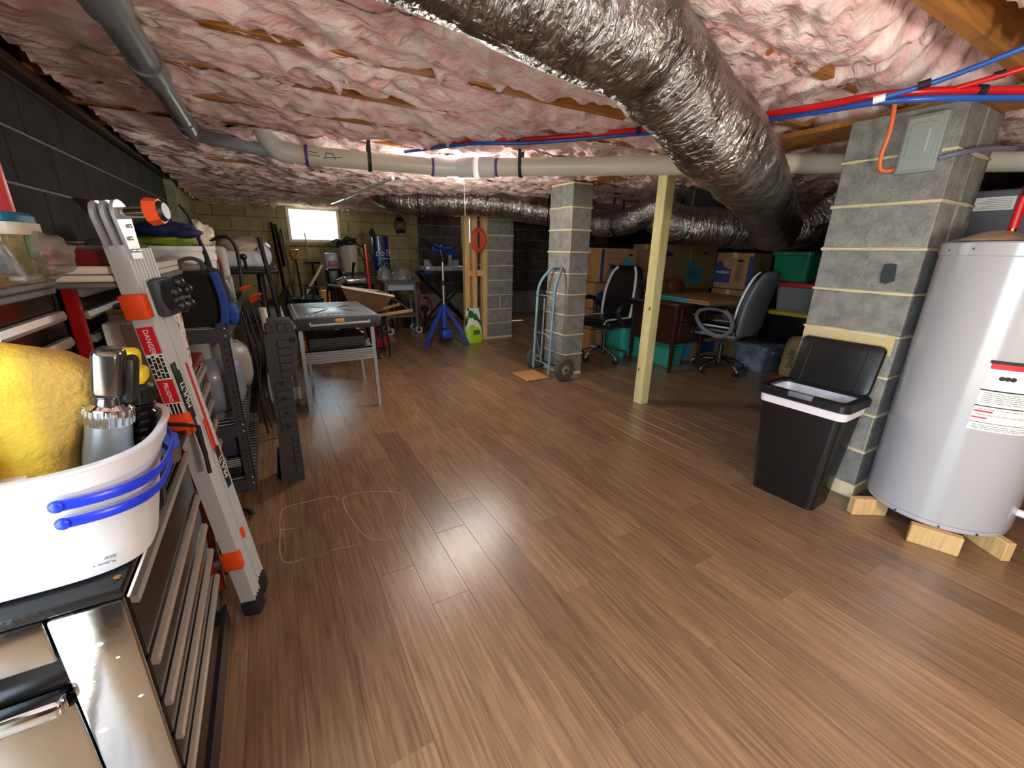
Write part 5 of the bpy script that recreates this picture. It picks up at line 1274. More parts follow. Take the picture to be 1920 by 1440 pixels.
# propane tank on the middle deck
def propane(label, x, y, z):
    t = thing('propane_tank', label, 'gas tank', (x, y, z), 0, 'propane tanks on the rack')
    tank_m = mat('propane_grey', (128, 134, 146), .35, coat=.3); tank_l = mat('propane_pale', (172, 170, 160), .4)
    m = tank_m if y < 2.6 else tank_l
    part(MB().lathe([(.09, z), (.10, z + .03), (.085, z + .035), (.13, z + .055), (.15, z + .11), (.152, z + .22), (.14, z + .28), (.10, z + .315), (.03, z + .33), (0, z + .33)], 32, (x, y, 0)), 'tank', m, t, smooth=50)
    mb = MB(); n = 20
    for a0, a1 in ((.4, 2.3), (3.0, 5.8)):
        mb.grid(lambda u, v: (x + .085 * math.cos(a0 + (a1 - a0) * u), y + .085 * math.sin(a0 + (a1 - a0) * u), z + .30 + .13 * v), 12, 2)
    part(mb, 'collar', tank_l, t)
    part(MB().cyl((x, y, z + .32), (x, y, z + .37), .016, n=12).cyl((x - .05, y, z + .355), (x + .03, y, z + .355), .012, n=10).cyl((x, y, z + .37), (x, y, z + .39), .026, n=10), 'valve', brass, t)
propane('grey propane tank on the rack, directly behind the front post', -.33, 2.55, .395)
propane('second paler propane tank on the rack, right behind the first', -.30, 2.90, .395)
gc = thing('generator_case', 'dark blue-black plastic case on the bottom deck of the rack', 'case', (-.36, 2.56, .085))
slate = mat('slate_plastic', (52, 58, 74), .4)
part(MB().rbox(-.52, -.215, 2.40, 2.66, .20, .36, .02, 2), 'upper_case', slate, gc)
part(MB().rbox(-.53, -.21, 2.39, 2.67, .086, .20, .015, 2), 'lower_case', black_plastic, gc)
mb = MB()
for k in range(4): mb.box(-.50, -.25, 2.3865, 2.389, .15 + .011 * k, .155 + .011 * k)
part(mb, 'vent_slots', light_grey, gc, smooth=0)
part(MB().tube(bez([(-.48, 2.44, .36), (-.46, 2.44, .385), (-.28, 2.44, .385), (-.25, 2.44, .36)], 5), .009, 8), 'carry_handle', black_plastic, gc)
# soft black tote with blue straps
tt = thing('tool_bag', 'tall soft black tool bag with blue straps on the rack top', 'bag', (-.31, 2.52, .88))
fab = mat('black_fabric', (24, 23, 23), .9, bump=.25, bs=300); bfab = mat('blue_webbing', (34, 76, 160), .8, bump=.2, bs=300)
def bagv(u, v):
    a = 2 * PI * u; c, s = math.cos(a), math.sin(a)
    hw = .115 * (1 - .12 * v) + .035 * v * (1 - v) * 2 + .012 * (sn(u * 8, v * 5) - .5); hd = .125 * (1 - .25 * v)
    top_ = min(1, (1 - v) * 6 + .45)
    return (-.345 + hw * 1.25 * top_ * math.copysign(abs(c) ** .6, c) + .02 * v, 2.52 + hd * top_ * math.copysign(abs(s) ** .6, s), (.881 + .27 * v) + .012 * math.sin(a * 2) * v)
mb = MB().grid(bagv, 40, 18); mb.f.append(tuple(range(40))); mb.m.append(0); mb.f.append(tuple(18 * 41 + i for i in range(40))); mb.m.append(0)
part(mb, 'body', fab, tt, smooth=60)
part(MB().tube(bez([(-.215, 2.40, 1.13), (-.206, 2.385, 1.10), (-.193, 2.38, 1.0), (-.205, 2.38, .90), (-.225, 2.382, .885)], 6), .017, 8, flat=.3, upv=(.4, -.9, 0)), 'blue_strap', bfab, tt, label='wide blue strap on the right')
part(MB().tube(bez([(-.425, 2.40, 1.12), (-.455, 2.39, 1.06), (-.478, 2.385, 1.02)], 6), .017, 8, flat=.3, upv=(.1, -1, 0)), 'blue_strap', bfab, tt, label='blue strap on the left')
part(MB().ball((-.175, 2.46, .93), (.03, .05, .055), 14, 9, fn=lambda t, a: .8 + .4 * sn(t * 2, a)), 'blue_pouch', bfab, tt, label='blue pouch at the right foot')
part(MB().tube(bez([(-.34, 2.42, 1.14), (-.33, 2.40, 1.175), (-.29, 2.40, 1.19), (-.255, 2.41, 1.175), (-.25, 2.42, 1.14)], 6), .011, 8, flat=.5), 'grab_handle', mat('grey_webbing', (96, 90, 84), .9), tt)
part(MB().ball((-.325, 2.50, 1.145), (.075, .08, .02), 16, 8), 'open_lining', mat('lining_grey', (150, 146, 140), .6), tt)
# white buckets with red label, blue and green bag on top
for i, (x, y, lab) in enumerate(((-.43, 2.78, 'white plastic bucket with red label on the rack, behind the black tool bag'), (-.40, 3.12, 'plain white plastic bucket on the rack behind the red-labelled one'))):
    t = thing('plastic_bucket', lab, 'bucket', (x, y, .88), 0, 'white buckets on the rack')
    part(MB().lathe([(0, .881), (.125, .881), (.148, 1.16), (.155, 1.165), (.155, 1.195), (.150, 1.20), (.152, 1.215), (.156, 1.22), (.156, 1.24), (0, 1.242)], 36, (x, y, 0)), 'body', white_plastic, t)
    if i == 0: part(MB().grid(lambda u, v: (x + (.135 + .016 * v) * math.cos(-1.95 + 1.0 * u), y + (.135 + .016 * v) * math.sin(-1.95 + 1.0 * u), 1.02 + .20 * v), 12, 2), 'red_label', red_plastic, t, label='red panel')
crump('green_bag', 'lime green bag folded flat on top of the white bucket', 'bag', (-.43, 2.78, 1.262), (.14, .12, .024), mat('lime_fabric', (150, 170, 40), .7), 21)
crump('blue_bag', 'dark blue bag heaped on the green one above the white bucket', 'bag', (-.41, 2.80, 1.315), (.14, .12, .045), mat('blue_fabric', (24, 48, 118), .7, col2=(14, 26, 66), ns=12), 25)
crump('white_bag', 'crinkled white plastic bag on the rack beside the bucket', 'bag', (-.36, 3.42, 1.29), (.10, .10, .10), mat('crinkled_white', (226, 220, 196), .4, sub=.2), 28)
solo(MB().tube([(-.36, 2.98, 1.45), (-.33, 2.98, 1.40), (-.285, 2.98, 1.20), (-.28, 2.98, 1.10)], [.006, .006, .012, .022], 8), 'black_wand', black_matte, 'thin black wand rising from the rack against the dark wall', 'wand', (-.28, 2.98, 1.0))
# folded camp chair, drill and other tools on the far half of the rack
cc = thing('folded_camp_chair', 'folded camp chair with black and pale fabric on the rack', 'camp chair', (-.26, 3.5, .88))
part(MB().rbox(-.34, -.22, 3.42, 3.62, .885, 1.24, .03, 3), 'pale_panel', mat('pale_canvas', (176, 176, 158), .8), cc)
part(MB().tube(bez([(-.30, 3.38, 1.27), (-.20, 3.38, 1.30), (-.155, 3.38, 1.24), (-.15, 3.38, 1.12), (-.16, 3.38, .98)], 6), .022, 8, flat=.5), 'black_arm', black_matte, cc)
part(MB().tube(bez([(-.36, 3.25, 1.25), (-.30, 3.25, 1.20), (-.27, 3.25, 1.08), (-.26, 3.25, .92)], 6), .022, 8, flat=.6), 'grey_arm', mat('grey_webbing', (96, 90, 84), .9), cc)
part(MB().tube(bez([(-.29, 3.27, 1.22), (-.25, 3.28, 1.16), (-.245, 3.28, 1.05)], 6), .016, 8, flat=.6), 'red_trim', mat('dull_red', (140, 50, 44), .7), cc)
dl = thing('cordless_drill', 'grey and silver power tool lying on the rack right of the black bag', 'power tool', (-.22, 2.85, .88))
part(MB().tube([(-.26, 2.86, 1.10), (-.22, 2.86, 1.04), (-.20, 2.86, .98), (-.185, 2.86, .955)], [.03, .034, .028, .014], 14), 'barrel', mid_grey, dl)
part(MB().tube([(-.185, 2.86, .955), (-.17, 2.86, .93)], [.02, .008], 12), 'chuck', chrome, dl)
part(MB().tube([(-.23, 2.87, 1.03), (-.27, 2.87, .93), (-.275, 2.87, .885)], [.024, .022, .034], 10), 'grip', black_plastic, dl)
gbx = solo(MB().rbox(-.28, -.19, 3.02, 3.2, .885, 1.07, .012, 2), 'grey_canister_box', mat('box_grey', (140, 140, 132), .6), 'pale grey box on the rack in front of the folded camp chair', 'box', (-.2, 3.1, .885))
# clutter of hanging straps and a chain at the right edge of the rack
ch = thing('chain_hoist', 'black chain and straps hanging at the right edge of the rack', 'chain', (-.15, 3.3, .5))
mb = MB()
for k in range(26):
    z = .92 - .03 * k; mb.tube([(-.06 + .012 * math.cos(a) * (k % 2), 3.2 + .012 * math.cos(a) * ((k + 1) % 2), z + .02 * math.sin(a)) for a in [PI * j / 4 for j in range(8)]], .004, 5, closed=True)
part(mb, 'chain', steel_dark, ch)
for i, (x, y) in enumerate(((-.14, 3.0), (-.11, 3.1), (-.16, 2.9))):
    part(MB().tube(bez([(x, y, .88), (x + .03, y, .6), (x + .01 * i, y, .35), (x + .03, y, .10)], 6), .016, 8, flat=.4), 'strap', black_matte, ch)
part(MB().cyl((-.045, 2.95, .50), (-.04, 2.95, .62), .022, n=14).cyl((-.04, 2.95, .62), (-.04, 2.95, .66), .012, n=10), 'hook_block', steel_dark, ch)
wt = thing('white_handled_tool', 'white and orange handled tool standing beside the rack', 'tool', (-.03, 3.2, 0))
part(MB().tube([(-.045, 3.05, .62), (-.055, 3.05, .88)], [.018, .022], 10), 'white_handle', off_white, wt)
part(MB().tube([(-.03, 3.05, 0), (-.045, 3.05, .62)], .012, 8), 'shaft', steel_dark, wt)
cl2 = []
for i, (x, z) in enumerate(((-.135, .985), (-.085, .935), (-.09, .905))):
    t = thing('spring_clamp', ['orange spring clamp highest of the three beside the rack', 'orange spring clamp in the middle of the three beside the rack', 'orange spring clamp lowest of the three beside the rack'][i], 'clamp', (x, 3.25, z), 0, 'orange clamps by the rack')
    part(MB().tube([(x - .03, 3.25, z), (x, 3.25, z + .006), (x + .035, 3.25, z + .010)], [.006, .011, .007], 8), 'jaw', orange_plastic, t)
    part(MB().tube([(x - .03, 3.25, z - .012), (x + .006, 3.25, z + .001), (x + .03, 3.25, z + .020)], [.005, .007, .005], 8), 'jaw', orange_plastic, t)
# black plastic shelf unit with wrapped goods near the back corner
ps = thing('plastic_shelf', 'black plastic shelf unit against the painted wall, holding wrapped goods', 'shelf', (-.25, 5.0, 0))
for z in (1.02, .55, .08): part(MB().rbox(-.55, .10, 4.75, 5.7, z - .03, z + .02, .018, 2), 'shelf_tray', black_plastic, ps)
for x in (-.50, -.06):
    for y in (4.85, 5.6): part(MB().cyl((x, y, 0), (x, y, 1.0), .03, n=14), 'leg', black_plastic, ps)
mb = MB()
for i in range(4): mb.box(-.18 + .055 * i, -.165 + .055 * i, 4.745, 5.0, 1.0205, 1.030)
part(mb, 'tray_ribs', black_plastic, ps, smooth=0)
wr = thing('wrapped_insulation', 'roll of pink insulation wrapped in clear and white plastic on the black shelf', 'insulation roll', (-.18, 5.25, 1.04))
def wrapf(t, a): return .86 + .28 * sn(t * 2 + 3, a * 1.3, 3)
part(MB().rbox(-.45, .02, 5.0, 5.55, 1.041, 1.20, .05, 3), 'white_wrap', mat('white_wrap', (222, 220, 226), .25, bump=.5, bs=18), wr)
part(MB().ball((-.2, 5.28, 1.24), (.26, .27, .10), 26, 14, fn=wrapf), 'pink_wrap', mat('pink_wrap', (186, 150, 136), .3, col2=(206, 196, 176), ns=6, bump=.6, bs=16), wr, smooth=60)
part(MB().ball((-.0, 5.05, 1.15), (.07, .06, .10), 16, 10, fn=wrapf), 'wrap_end', mat('white_wrap', (222, 220, 226), .25), wr, smooth=60)
tz = thing('bottle_nozzle', 'small dark bottle on the front of the black shelf', 'bottle', (-.165, 4.8, 1.02))
part(MB().cyl((-.16, 4.82, 1.0405), (-.168, 4.82, 1.12), .014, n=12), 'neck', black_matte, tz)
part(MB().ball((-.172, 4.82, 1.145), (.032, .03, .03), 14, 9), 'head', steel_dark, tz)
solo(MB().tube([(-.02, 4.55, 1.32), (.03, 4.55, .85), (.09, 4.55, .02)], .019, 10), 'black_pole', mat('black_pole', (24, 22, 22), .3, coat=.4), 'black pole leaning in front of the black plastic shelf', 'pole', (.09, 4.55, 0))
# moulded sheath pieces: white shape low beside the folded stand
solo(MB().prism([(0, 0), (.10, .03), (.13, .20), (.06, .28), (-.02, .22), (-.05, .08)], (-.07, 3.15, .20), (1, 0, 0), (0, 0, 1), (0, .05, 0)), 'pale_board', light_grey, 'pale plastic board low between the rack and the folded sawhorse', 'board', (-.03, 3.17, .2))

# ---- folded black sawhorse stand in the aisle
sh = thing('folded_sawhorse', 'folded dark grey plastic sawhorse standing on end in the aisle', 'sawhorse', (.0, 2.42, 0))
sg = mat('sawhorse_grey', (56, 58, 60), .55, bump=.06, bs=160)
def pris(poly, y0, y1): return MB().prism(poly, (0, y0, 0), (1, 0, 0), (0, 0, 1), (0, y1 - y0, 0))
part(pris([(-.085, .0), (.03, .0), (.035, .30), (.04, .60), (.075, .66), (.09, .80), (.085, .83), (-.055, .83), (-.06, .66), (-.058, .52), (-.068, .25)], 2.37, 2.46), 'leg_panel', sg, sh)
part(pris([(-.045, .83), (.085, .83), (.07, .90), (-.035, .90)], 2.36, 2.47), 'head', sg, sh)
part(pris([(-.105, .0), (-.04, .0), (-.04, .16), (-.085, .16)], 2.45, 2.52), 'rear_foot', black_plastic, sh)
for z in [.05 + .032 * k for k in range(7)] + [.30 + .048 * k for k in range(6)] + [.60 + .04 * k for k in range(5)]:
    x0 = -.005 if z < .27 or z > .58 else -.045
    part(MB().rbox(x0, .034 + (.02 if z > .62 else 0), 2.362, 2.372, z, z + (.026 if z < .27 else .038), .003, 1), 'rib', sg, sh)
mb = MB()
for z in (.33, .41, .49, .57): mb.cyl((-.01, 2.3605, z), (-.01, 2.364, z), .011, n=12)
part(mb, 'lock_holes', black_matte, sh, smooth=0)
for x in (-.03, .02, .06): part(MB().rbox(x - .018, x + .018, 2.355, 2.40, .835, .885, .006, 1), 'head_slot', sg, sh)
part(MB().cyl((.055, 2.42, .90), (.085, 2.42, .84), .013, n=14), 'chrome_pin', chrome, sh)
part(MB().cyl((.068, 2.3585, .795), (.068, 2.362, .795), .014, n=14), 'eyelet', black_matte, sh)
jug = thing('clear_jug', 'cloudy clear plastic jug on the floor between the folded sawhorse and the folding worktable', 'jug', (.08, 3.74, 0))
part(MB().lathe([(0, 0), (.075, 0), (.085, .03), (.08, .20), (.085, .23), (.045, .28), (.03, .30), (0, .30)], 24, (.08, 3.74, 0), p=4), 'jug', mat('cloudy_jug', (150, 148, 142), .25, col2=(120, 116, 108), ns=10, alpha=.9), jug)
part(MB().rbox(.04, .11, 3.645, 3.653, .06, .16, .001, 1), 'label', off_white, jug)

# ---- folding worktable
wtb = thing('folding_worktable', 'folding worktable with ribbed grey plastic top and metal legs', 'worktable', (.42, 3.85, 0))
tg = mat('worktable_grey', (118, 126, 138), .26, bump=.12, bs=50)
part(MB().rbox(.115, .735, 3.36, 4.34, .70, .752, .02, 2), 'top', tg, wtb)
part(MB().rbox(.125, .725, 3.355, 3.40, .66, .75, .012, 2).rbox(.12, .14, 3.37, 4.33, .665, .74, .006, 1).rbox(.71, .73, 3.37, 4.33, .665, .74, .006, 1), 'apron', dark_grey, wtb)
for a, b in (((.28, 3.62), (.40, 3.82)), ((.28, 4.05), (.40, 3.88)), ((.60, 3.62), (.48, 3.82)), ((.60, 4.05), (.48, 3.88))):
    d = Vector((b[0] - a[0], b[1] - a[1], 0)).normalized(); n_ = Vector((-d.y, d.x, 0)) * .012
    A_ = Vector((*a, .7515)); B_ = Vector((*b, .7515)); z1 = Vector((0, 0, .0012))
    part(MB().add([A_ + n_, B_ + n_, B_ - n_, A_ - n_, A_ + n_ + z1, B_ + n_ + z1, B_ - n_ + z1, A_ - n_ + z1], [(0, 1, 2, 3), (7, 6, 5, 4), (0, 4, 5, 1), (1, 5, 6, 2), (2, 6, 7, 3), (3, 7, 4, 0)]), 'clamp_slot', black_matte, wtb, smooth=0)
mb = MB(); rr = random.Random(4)
for k in range(26):
    x, y = .17 + .04 * (k % 13), 3.46 + .76 * (k // 13); mb.box(x, x + .02, y, y + .03, .752, .7532)
part(mb, 'moulded_pads', tg, wtb, smooth=0)
part(MB().box(.15, .155, 3.40, 4.3, .752, .7535).box(.695, .70, 3.40, 4.3, .752, .7535).box(.2, .66, 4.27, 4.275, .752, .7535), 'moulded_lines', light_grey, wtb, smooth=0)
part(MB().rbox(.395, .46, 3.348, 3.356, .713, .74, .006, 2), 'badge', mat('badge_amber', (236, 170, 70), .4), wtb, label='amber badge')
part(MB().tube([(.22, 3.35, .715), (.22, 3.335, .70), (.64, 3.335, .705), (.64, 3.35, .715)], .009, 8), 'carry_handle', light_grey, wtb)
mb = MB()
for k in range(14): mb.box(.14 + .042 * k, .143 + .042 * k, 3.352, 3.3555, .668, .70)
part(mb, 'apron_ribs', black_matte, wtb, smooth=0)
leg_m = mat('worktable_leg', (150, 154, 160), .35, .5)
for x0, x1, y0, y1 in ((.155, .15, 3.40, 3.345), (.665, .672, 3.40, 3.37), (.22, .235, 4.10, 4.12), (.66, .70, 4.10, 4.14)):
    part(MB().add(*(lambda P: (P, [(0, 3, 2, 1), (4, 5, 6, 7), (0, 1, 5, 4), (1, 2, 6, 5), (2, 3, 7, 6), (3, 0, 4, 7)]))([(x1 - .011, y1 - .011, 0), (x1 + .011, y1 - .011, 0), (x1 + .011, y1 + .011, 0), (x1 - .011, y1 + .011, 0), (x0 - .014, y0 - .014, .70), (x0 + .014, y0 - .014, .70), (x0 + .014, y0 + .014, .70), (x0 - .014, y0 + .014, .70)])), 'leg', leg_m, wtb, smooth=0)
lp_ = part(MB().box(.165, .665, 3.385, 3.40, .40, .50).box(.165, .665, 3.385, 4.10, .488, .50), 'lower_shelf', leg_m, wtb, smooth=0)
for k in range(5): part(MB().rbox(.168, .662, 3.374, 3.386, .404 + .019 * k, .418 + .019 * k, .003, 1), 'shelf_rib', leg_m, lp_)
tr = thing('black_tray', 'black slotted tray on the lower shelf of the folding worktable', 'tray', (.43, 3.55, .50))
part(MB().rbox(.20, .62, 3.45, 3.75, .501, .585, .006, 1), 'tray', black_plastic, tr)
for k in range(4): part(MB().rbox(.205, .615, 3.441, 3.451, .507 + .019 * k, .519 + .019 * k, .002, 1), 'slat', steel_dark, tr)
solo(MB().tube([(.30 + .055 * math.cos(a), 3.62, .60 + .05 * math.sin(a)) for a in [PI * k / 8 for k in range(9)]], .008, 8), 'round_handle', black_gloss, 'black round-arched handle tool on the tray of the worktable', 'tool', (.30, 3.62, .585))
for i, (x, c) in enumerate(((.115, orange_plastic), (.165, gold_trim))):
    solo(MB().cyl((x, 3.30, .50), (x, 3.30, .56), .02, n=16) if False else MB().cyl((x + .06, 3.50, .5005), (x + .06, 3.50, .57), .022, n=16), 'small_can', mat(['can_orange', 'can_rust'][i], [(190, 96, 50), (150, 72, 44)][i], .3, .5), ['orange can on the worktable shelf, leftmost', 'rust coloured can on the worktable shelf, next to the orange one'][i], 'can', (x + .06, 3.50, .50))

# ================================================================== FAR BACK
def pole(name, pts, r, m, label, cat='tool', n=8): return solo(MB().tube(pts, r, n), name, m, label, cat, pts[-1])
wood_h = mat('tool_handle_wood', (168, 140, 92), .6, col2=(140, 112, 70), ns=6)
pole('black_tube', [(.155, 7.55, 1.58), (.185, 7.4, .95), (.22, 7.2, .02)], .020, black_gloss, 'left of two black tubes leaning on the painted wall', 'tube')
bt = thing('rake', 'leaf rake with wooden handle and black sleeve leaning on the painted wall', 'rake', (.25, 7.1, 0))
part(MB().tube([(.205, 7.58, 1.56), (.245, 7.4, .95)], .022, 10), 'black_sleeve', black_gloss, bt)
part(MB().tube([(.245, 7.4, .95), (.235, 7.25, .68)], .014, 8), 'handle', wood_h, bt)
for k in range(11):
    a = (-.17 + .034 * k); part(MB().tube([(.225, 7.2, .67), (.18 + a * .6, 7.12, .50), (.15 + a, 7.05, .30), (.15 + a, 7.0, .25)], .006, 5), 'tine', steel_dark, bt)
part(MB().tube([(.07, 7.1, .45), (.30, 7.1, .45)], .006, 5), 'tine_brace', steel_dark, bt)
pole('long_handle', [(.285, 7.62, 1.49), (.30, 7.4, .9), (.33, 7.2, .02)], .016, mat('grey_handle', (92, 84, 66), .6), 'thin dull brown handle leaning left of the window', 'handle')
shv = thing('shovel', 'shovel with orange D-shaped grip leaning below the window', 'shovel', (.45, 7.3, 0))
part(MB().tube([(.42, 7.55, 1.05), (.425, 7.4, .7), (.43, 7.25, .30)], .016, 8), 'shaft', steel_dark, shv)
og = mat('orange_grip', (226, 138, 36), .4)
part(MB().tube([(.375, 7.58, 1.19), (.47, 7.58, 1.19), (.47, 7.58, 1.14), (.43, 7.57, 1.07), (.41, 7.57, 1.07), (.375, 7.58, 1.14)], .016, 8, closed=True), 'grip', og, shv, label='orange D grip')
part(MB().prism([(-.09, 0), (.09, 0), (.10, .26), (.03, .30), (-.03, .30), (-.10, .26)], (.43, 7.24, .02), (1, 0, 0), (0, .1, 1), (0, .01, 0)), 'blade', steel_dark, shv)
tb_ = thing('tee_bar', 'black T-handled bar leaning under the window', 'tool', (.66, 7.3, 0))
part(MB().tube([(.53, 7.5, 1.01), (.76, 7.5, 1.01)], .016, 8), 'tee', black_matte, tb_)
part(MB().tube([(.645, 7.5, 1.01), (.67, 7.3, .02)], .016, 8), 'shaft', black_matte, tb_)
pole('slim_stick', [(.60, 7.64, 1.45), (.60, 7.5, .95), (.61, 7.3, .02)], .010, wood_h, 'slim pale stick standing in front of the window', 'stick')
pole('pale_stick', [(.81, 7.62, 1.34), (.83, 7.5, 1.1), (.86, 7.3, .3), (.87, 7.25, .02)], .010, wood_h, 'pale stick below the right side of the window', 'stick')
pole('slanted_white_pole', [(.66, 6.3, 1.02), (.42, 6.25, .66), (.10, 6.2, .16), (.03, 6.2, .02)], .018, off_white, 'pale pole slanting down to the left behind the worktable', 'pole')
# barrow-like frame of dark tube
fr = thing('tube_frame_cart', 'dark bent-tube frame standing left of the wheelbarrow', 'frame', (.45, 5.6, 0))
for p in ([(.72, 5.4, .83), (.40, 5.4, .80), (.36, 5.4, .77), (.35, 5.4, .55), (.40, 5.4, .40), (.42, 5.4, .0)], [(.46, 5.6, .80), (.44, 5.6, .55), (.40, 5.6, .0)], [(.62, 5.6, .83), (.60, 5.6, .55), (.58, 5.6, .0)], [(.70, 5.45, .70), (.60, 5.45, .42), (.58, 5.45, .0)]):
    part(MB().tube(bez(p, 5), .012, 8), 'tube', steel_dark, fr)
gb_ = thing('green_tub', 'dark green tub on the floor behind the tube frame', 'tub', (.43, 6.05, 0))
part(MB().lathe([(0, 0), (.14, 0), (.18, .60), (.185, .62), (.165, .62), (.13, .04), (0, .04)], 28, (.43, 6.08, 0)), 'tub', mat('dark_green_plastic', (38, 66, 42), .4), gb_)
fc = thing('fuel_can', 'yellow fuel can left of the wheelbarrow tray', 'fuel can', (.64, 6.25, .40))
part(MB().rbox(.575, .71, 6.18, 6.34, .401, .69, .025, 3), 'can', mat('fuel_yellow', (210, 150, 40), .4), fc)
part(MB().tube(bez([(.60, 6.25, .69), (.61, 6.25, .73), (.66, 6.25, .73), (.68, 6.25, .69)], 4), .010, 8), 'handle', mat('fuel_yellow', (210, 150, 40), .4), fc)
solo(MB().box(.52, .76, 6.14, 6.40, 0, .40), 'dark_crate', mat('crate_brown', (70, 48, 36), .8), 'dark crate under the yellow fuel can', 'crate', (.64, 6.25, 0), smooth=0)
# wheelbarrow
wb_ = thing('wheelbarrow', 'wheelbarrow with rust-brown tray and wooden handles behind the worktable', 'wheelbarrow', (.95, 5.0, 0))
wm = mat('barrow_brown', (112, 84, 54), .6, col2=(86, 62, 40), ns=6)
top4 = [(.60, 5.30, .83), (.66, 4.75, .855), (1.22, 4.85, .73), (1.17, 5.38, .74)]; bot4 = [(.72, 5.18, .60), (.76, 4.90, .58), (1.06, 4.95, .54), (1.04, 5.22, .55)]
mb = MB(); inn = [tuple(Vector(p) * .97 + Vector((.91, 5.07, .74)) * .03) for p in top4]; inb = [(x, y, z + .012) for x, y, z in bot4]
mb.add(top4 + bot4 + inn + inb, [(0, 1, 5, 4), (1, 2, 6, 5), (2, 3, 7, 6), (3, 0, 4, 7), (4, 5, 6, 7), (8, 12, 13, 9), (9, 13, 14, 10), (10, 14, 15, 11), (11, 15, 12, 8), (12, 15, 14, 13), (0, 8, 9, 1), (1, 9, 10, 2), (2, 10, 11, 3), (3, 11, 8, 0)])
part(mb, 'tray', wm, wb_, smooth=0)
part(MB().tube(top4, .012, 8, closed=True), 'rim', off_white, wb_, label='pale rolled tray rim')
for y0, y1 in ((4.92, 4.80), (5.24, 5.40)):
    part(MB().tube([(.56, (y0 + y1) / 2, .40), (1.05, y0, .51), (1.42, y1, .565)], .02, 6), 'handle', wood_h, wb_)
for y in (4.92, 5.22):
    part(MB().tube([(1.12, y, .54), (1.15, y, .02), (1.02, y, .0), (.96, y, .50)], .013, 8), 'leg', steel_dark, wb_)
wmb = MB(); Mx = Matrix.Translation((.55, 5.07, .18)) @ Matrix.Rotation(PI / 2, 4, 'X')
wmb.lathe([(.08, -.035), (.14, -.045), (.175, -.03), (.18, 0), (.175, .03), (.14, .045), (.08, .035), (.08, -.035)], 24, M=Mx)
part(wmb, 'wheel', black_rubber, wb_)
part(MB().lathe([(0, -.03), (.082, -.02), (.082, .02), (0, .03)], 20, M=Mx), 'wheel_hub', off_white, wb_)
# machine parked over the barrow: small engine, washer, bucket
en = thing('garden_tiller', 'small black and yellow garden machine behind the wheelbarrow', 'machine', (1.02, 6.0, 0))
part(MB().rbox(.80, 1.25, 5.95, 6.30, .70, .78, .03, 3), 'deck', black_gloss, en)
part(MB().rbox(.83, 1.24, 5.94, 5.955, .675, .70, .004, 1), 'yellow_stripe', yellow_plastic, en)
part(MB().rbox(.86, 1.18, 6.0, 6.25, .78, .87, .03, 3), 'engine_cover', mat('engine_chrome', (170, 172, 178), .2, .7), en)
part(MB().cyl((.88, 6.0, .84), (.80, 5.97, .80), .05, n=16), 'muffler', chrome, en)
part(MB().tube([(1.0, 6.1, .87), (1.01, 6.05, 1.0), (1.03, 6.05, 1.06)], [.015, .016, .024], 10), 'lever', black_matte, en)
part(MB().cyl((1.2, 6.1, .80), (1.2, 6.1, .93), .03, n=12), 'fuel_cap', red_plastic, en)
for x in (.86, 1.2):
    wmb = MB(); wmb.lathe([(.05, -.05), (.16, -.06), (.18, 0), (.16, .06), (.05, .05), (.05, -.05)], 22, M=Matrix.Translation((x, 6.12, .18)) @ Matrix.Rotation(PI / 2, 4, 'Y')); part(wmb, 'wheel', black_rubber, en)
part(MB().tube([(.86, 6.12, .18), (.9, 6.12, .70)], .02, 8).tube([(1.2, 6.12, .18), (1.16, 6.12, .70)], .02, 8), 'frame', steel_dark, en)
vc = thing('pressure_washer', 'pale grey and black upright machine below the window corner', 'washer', (.82, 6.6, 0))
part(MB().rbox(.735, .905, 6.55, 6.70, .95, 1.17, .04, 3), 'head', mat('washer_pale', (168, 186, 214), .35), vc)
part(MB().rbox(.765, .88, 6.535, 6.56, .985, 1.06, .015, 2), 'panel', mat('panel_copper', (150, 106, 90), .4), vc)
part(MB().rbox(.74, .91, 6.56, 6.78, .30, .95, .03, 3), 'body', black_plastic, vc)
part(MB().tube([(.90, 6.52, 1.05), (.94, 6.45, .84)], .012, 8), 'bright_bar', chrome, vc)
for x in (.73, .92):
    part(MB().tube([(x, 6.6, .95), (x, 6.58, .3)], .014, 8), 'side_bar', black_matte, vc)
    wmb = MB(); wmb.lathe([(0, -.02), (.10, -.02), (.12, 0), (.10, .02), (0, .02)], 20, M=Matrix.Translation((x, 6.68, .12)) @ Matrix.Rotation(PI / 2, 4, 'Y')); part(wmb, 'wheel', black_rubber, vc)
part(MB().rbox(.74, .91, 6.5, 6.78, .20, .31, .02, 2), 'base', steel_dark, vc)
wbk = thing('hose_bucket', 'tall white bucket carrying coiled black hose, under the window corner', 'bucket', (1.09, 6.75, .62))
part(MB().lathe([(0, .90), (.10, .90), (.125, 1.25), (.13, 1.255), (.13, 1.275), (0, 1.275)], 30, (1.09, 6.75, 0)), 'bucket', mat('bucket_cream', (206, 202, 184), .4), wbk)
P = []
for k in range(110):
    a = 2 * PI * k / 22; P.append((1.04 + (.14 + .03 * math.sin(k * .3)) * math.cos(a), 6.74 + .08 * math.sin(a), 1.31 + .035 * math.sin(a * 1.3 + k * .07) + .03 * math.cos(a)))
part(MB().tube(P, .009, 6), 'coiled_hose', black_rubber, wbk)
part(MB().tube(bez([(1.14, 6.70, 1.31), (1.27, 6.66, 1.26), (1.38, 6.66, 1.16), (1.40, 6.66, 1.05), (1.32, 6.66, 1.03), (1.26, 6.66, 1.10), (1.20, 6.66, 1.24)], 6), .009, 8), 'hose_loop', black_rubber, wbk)
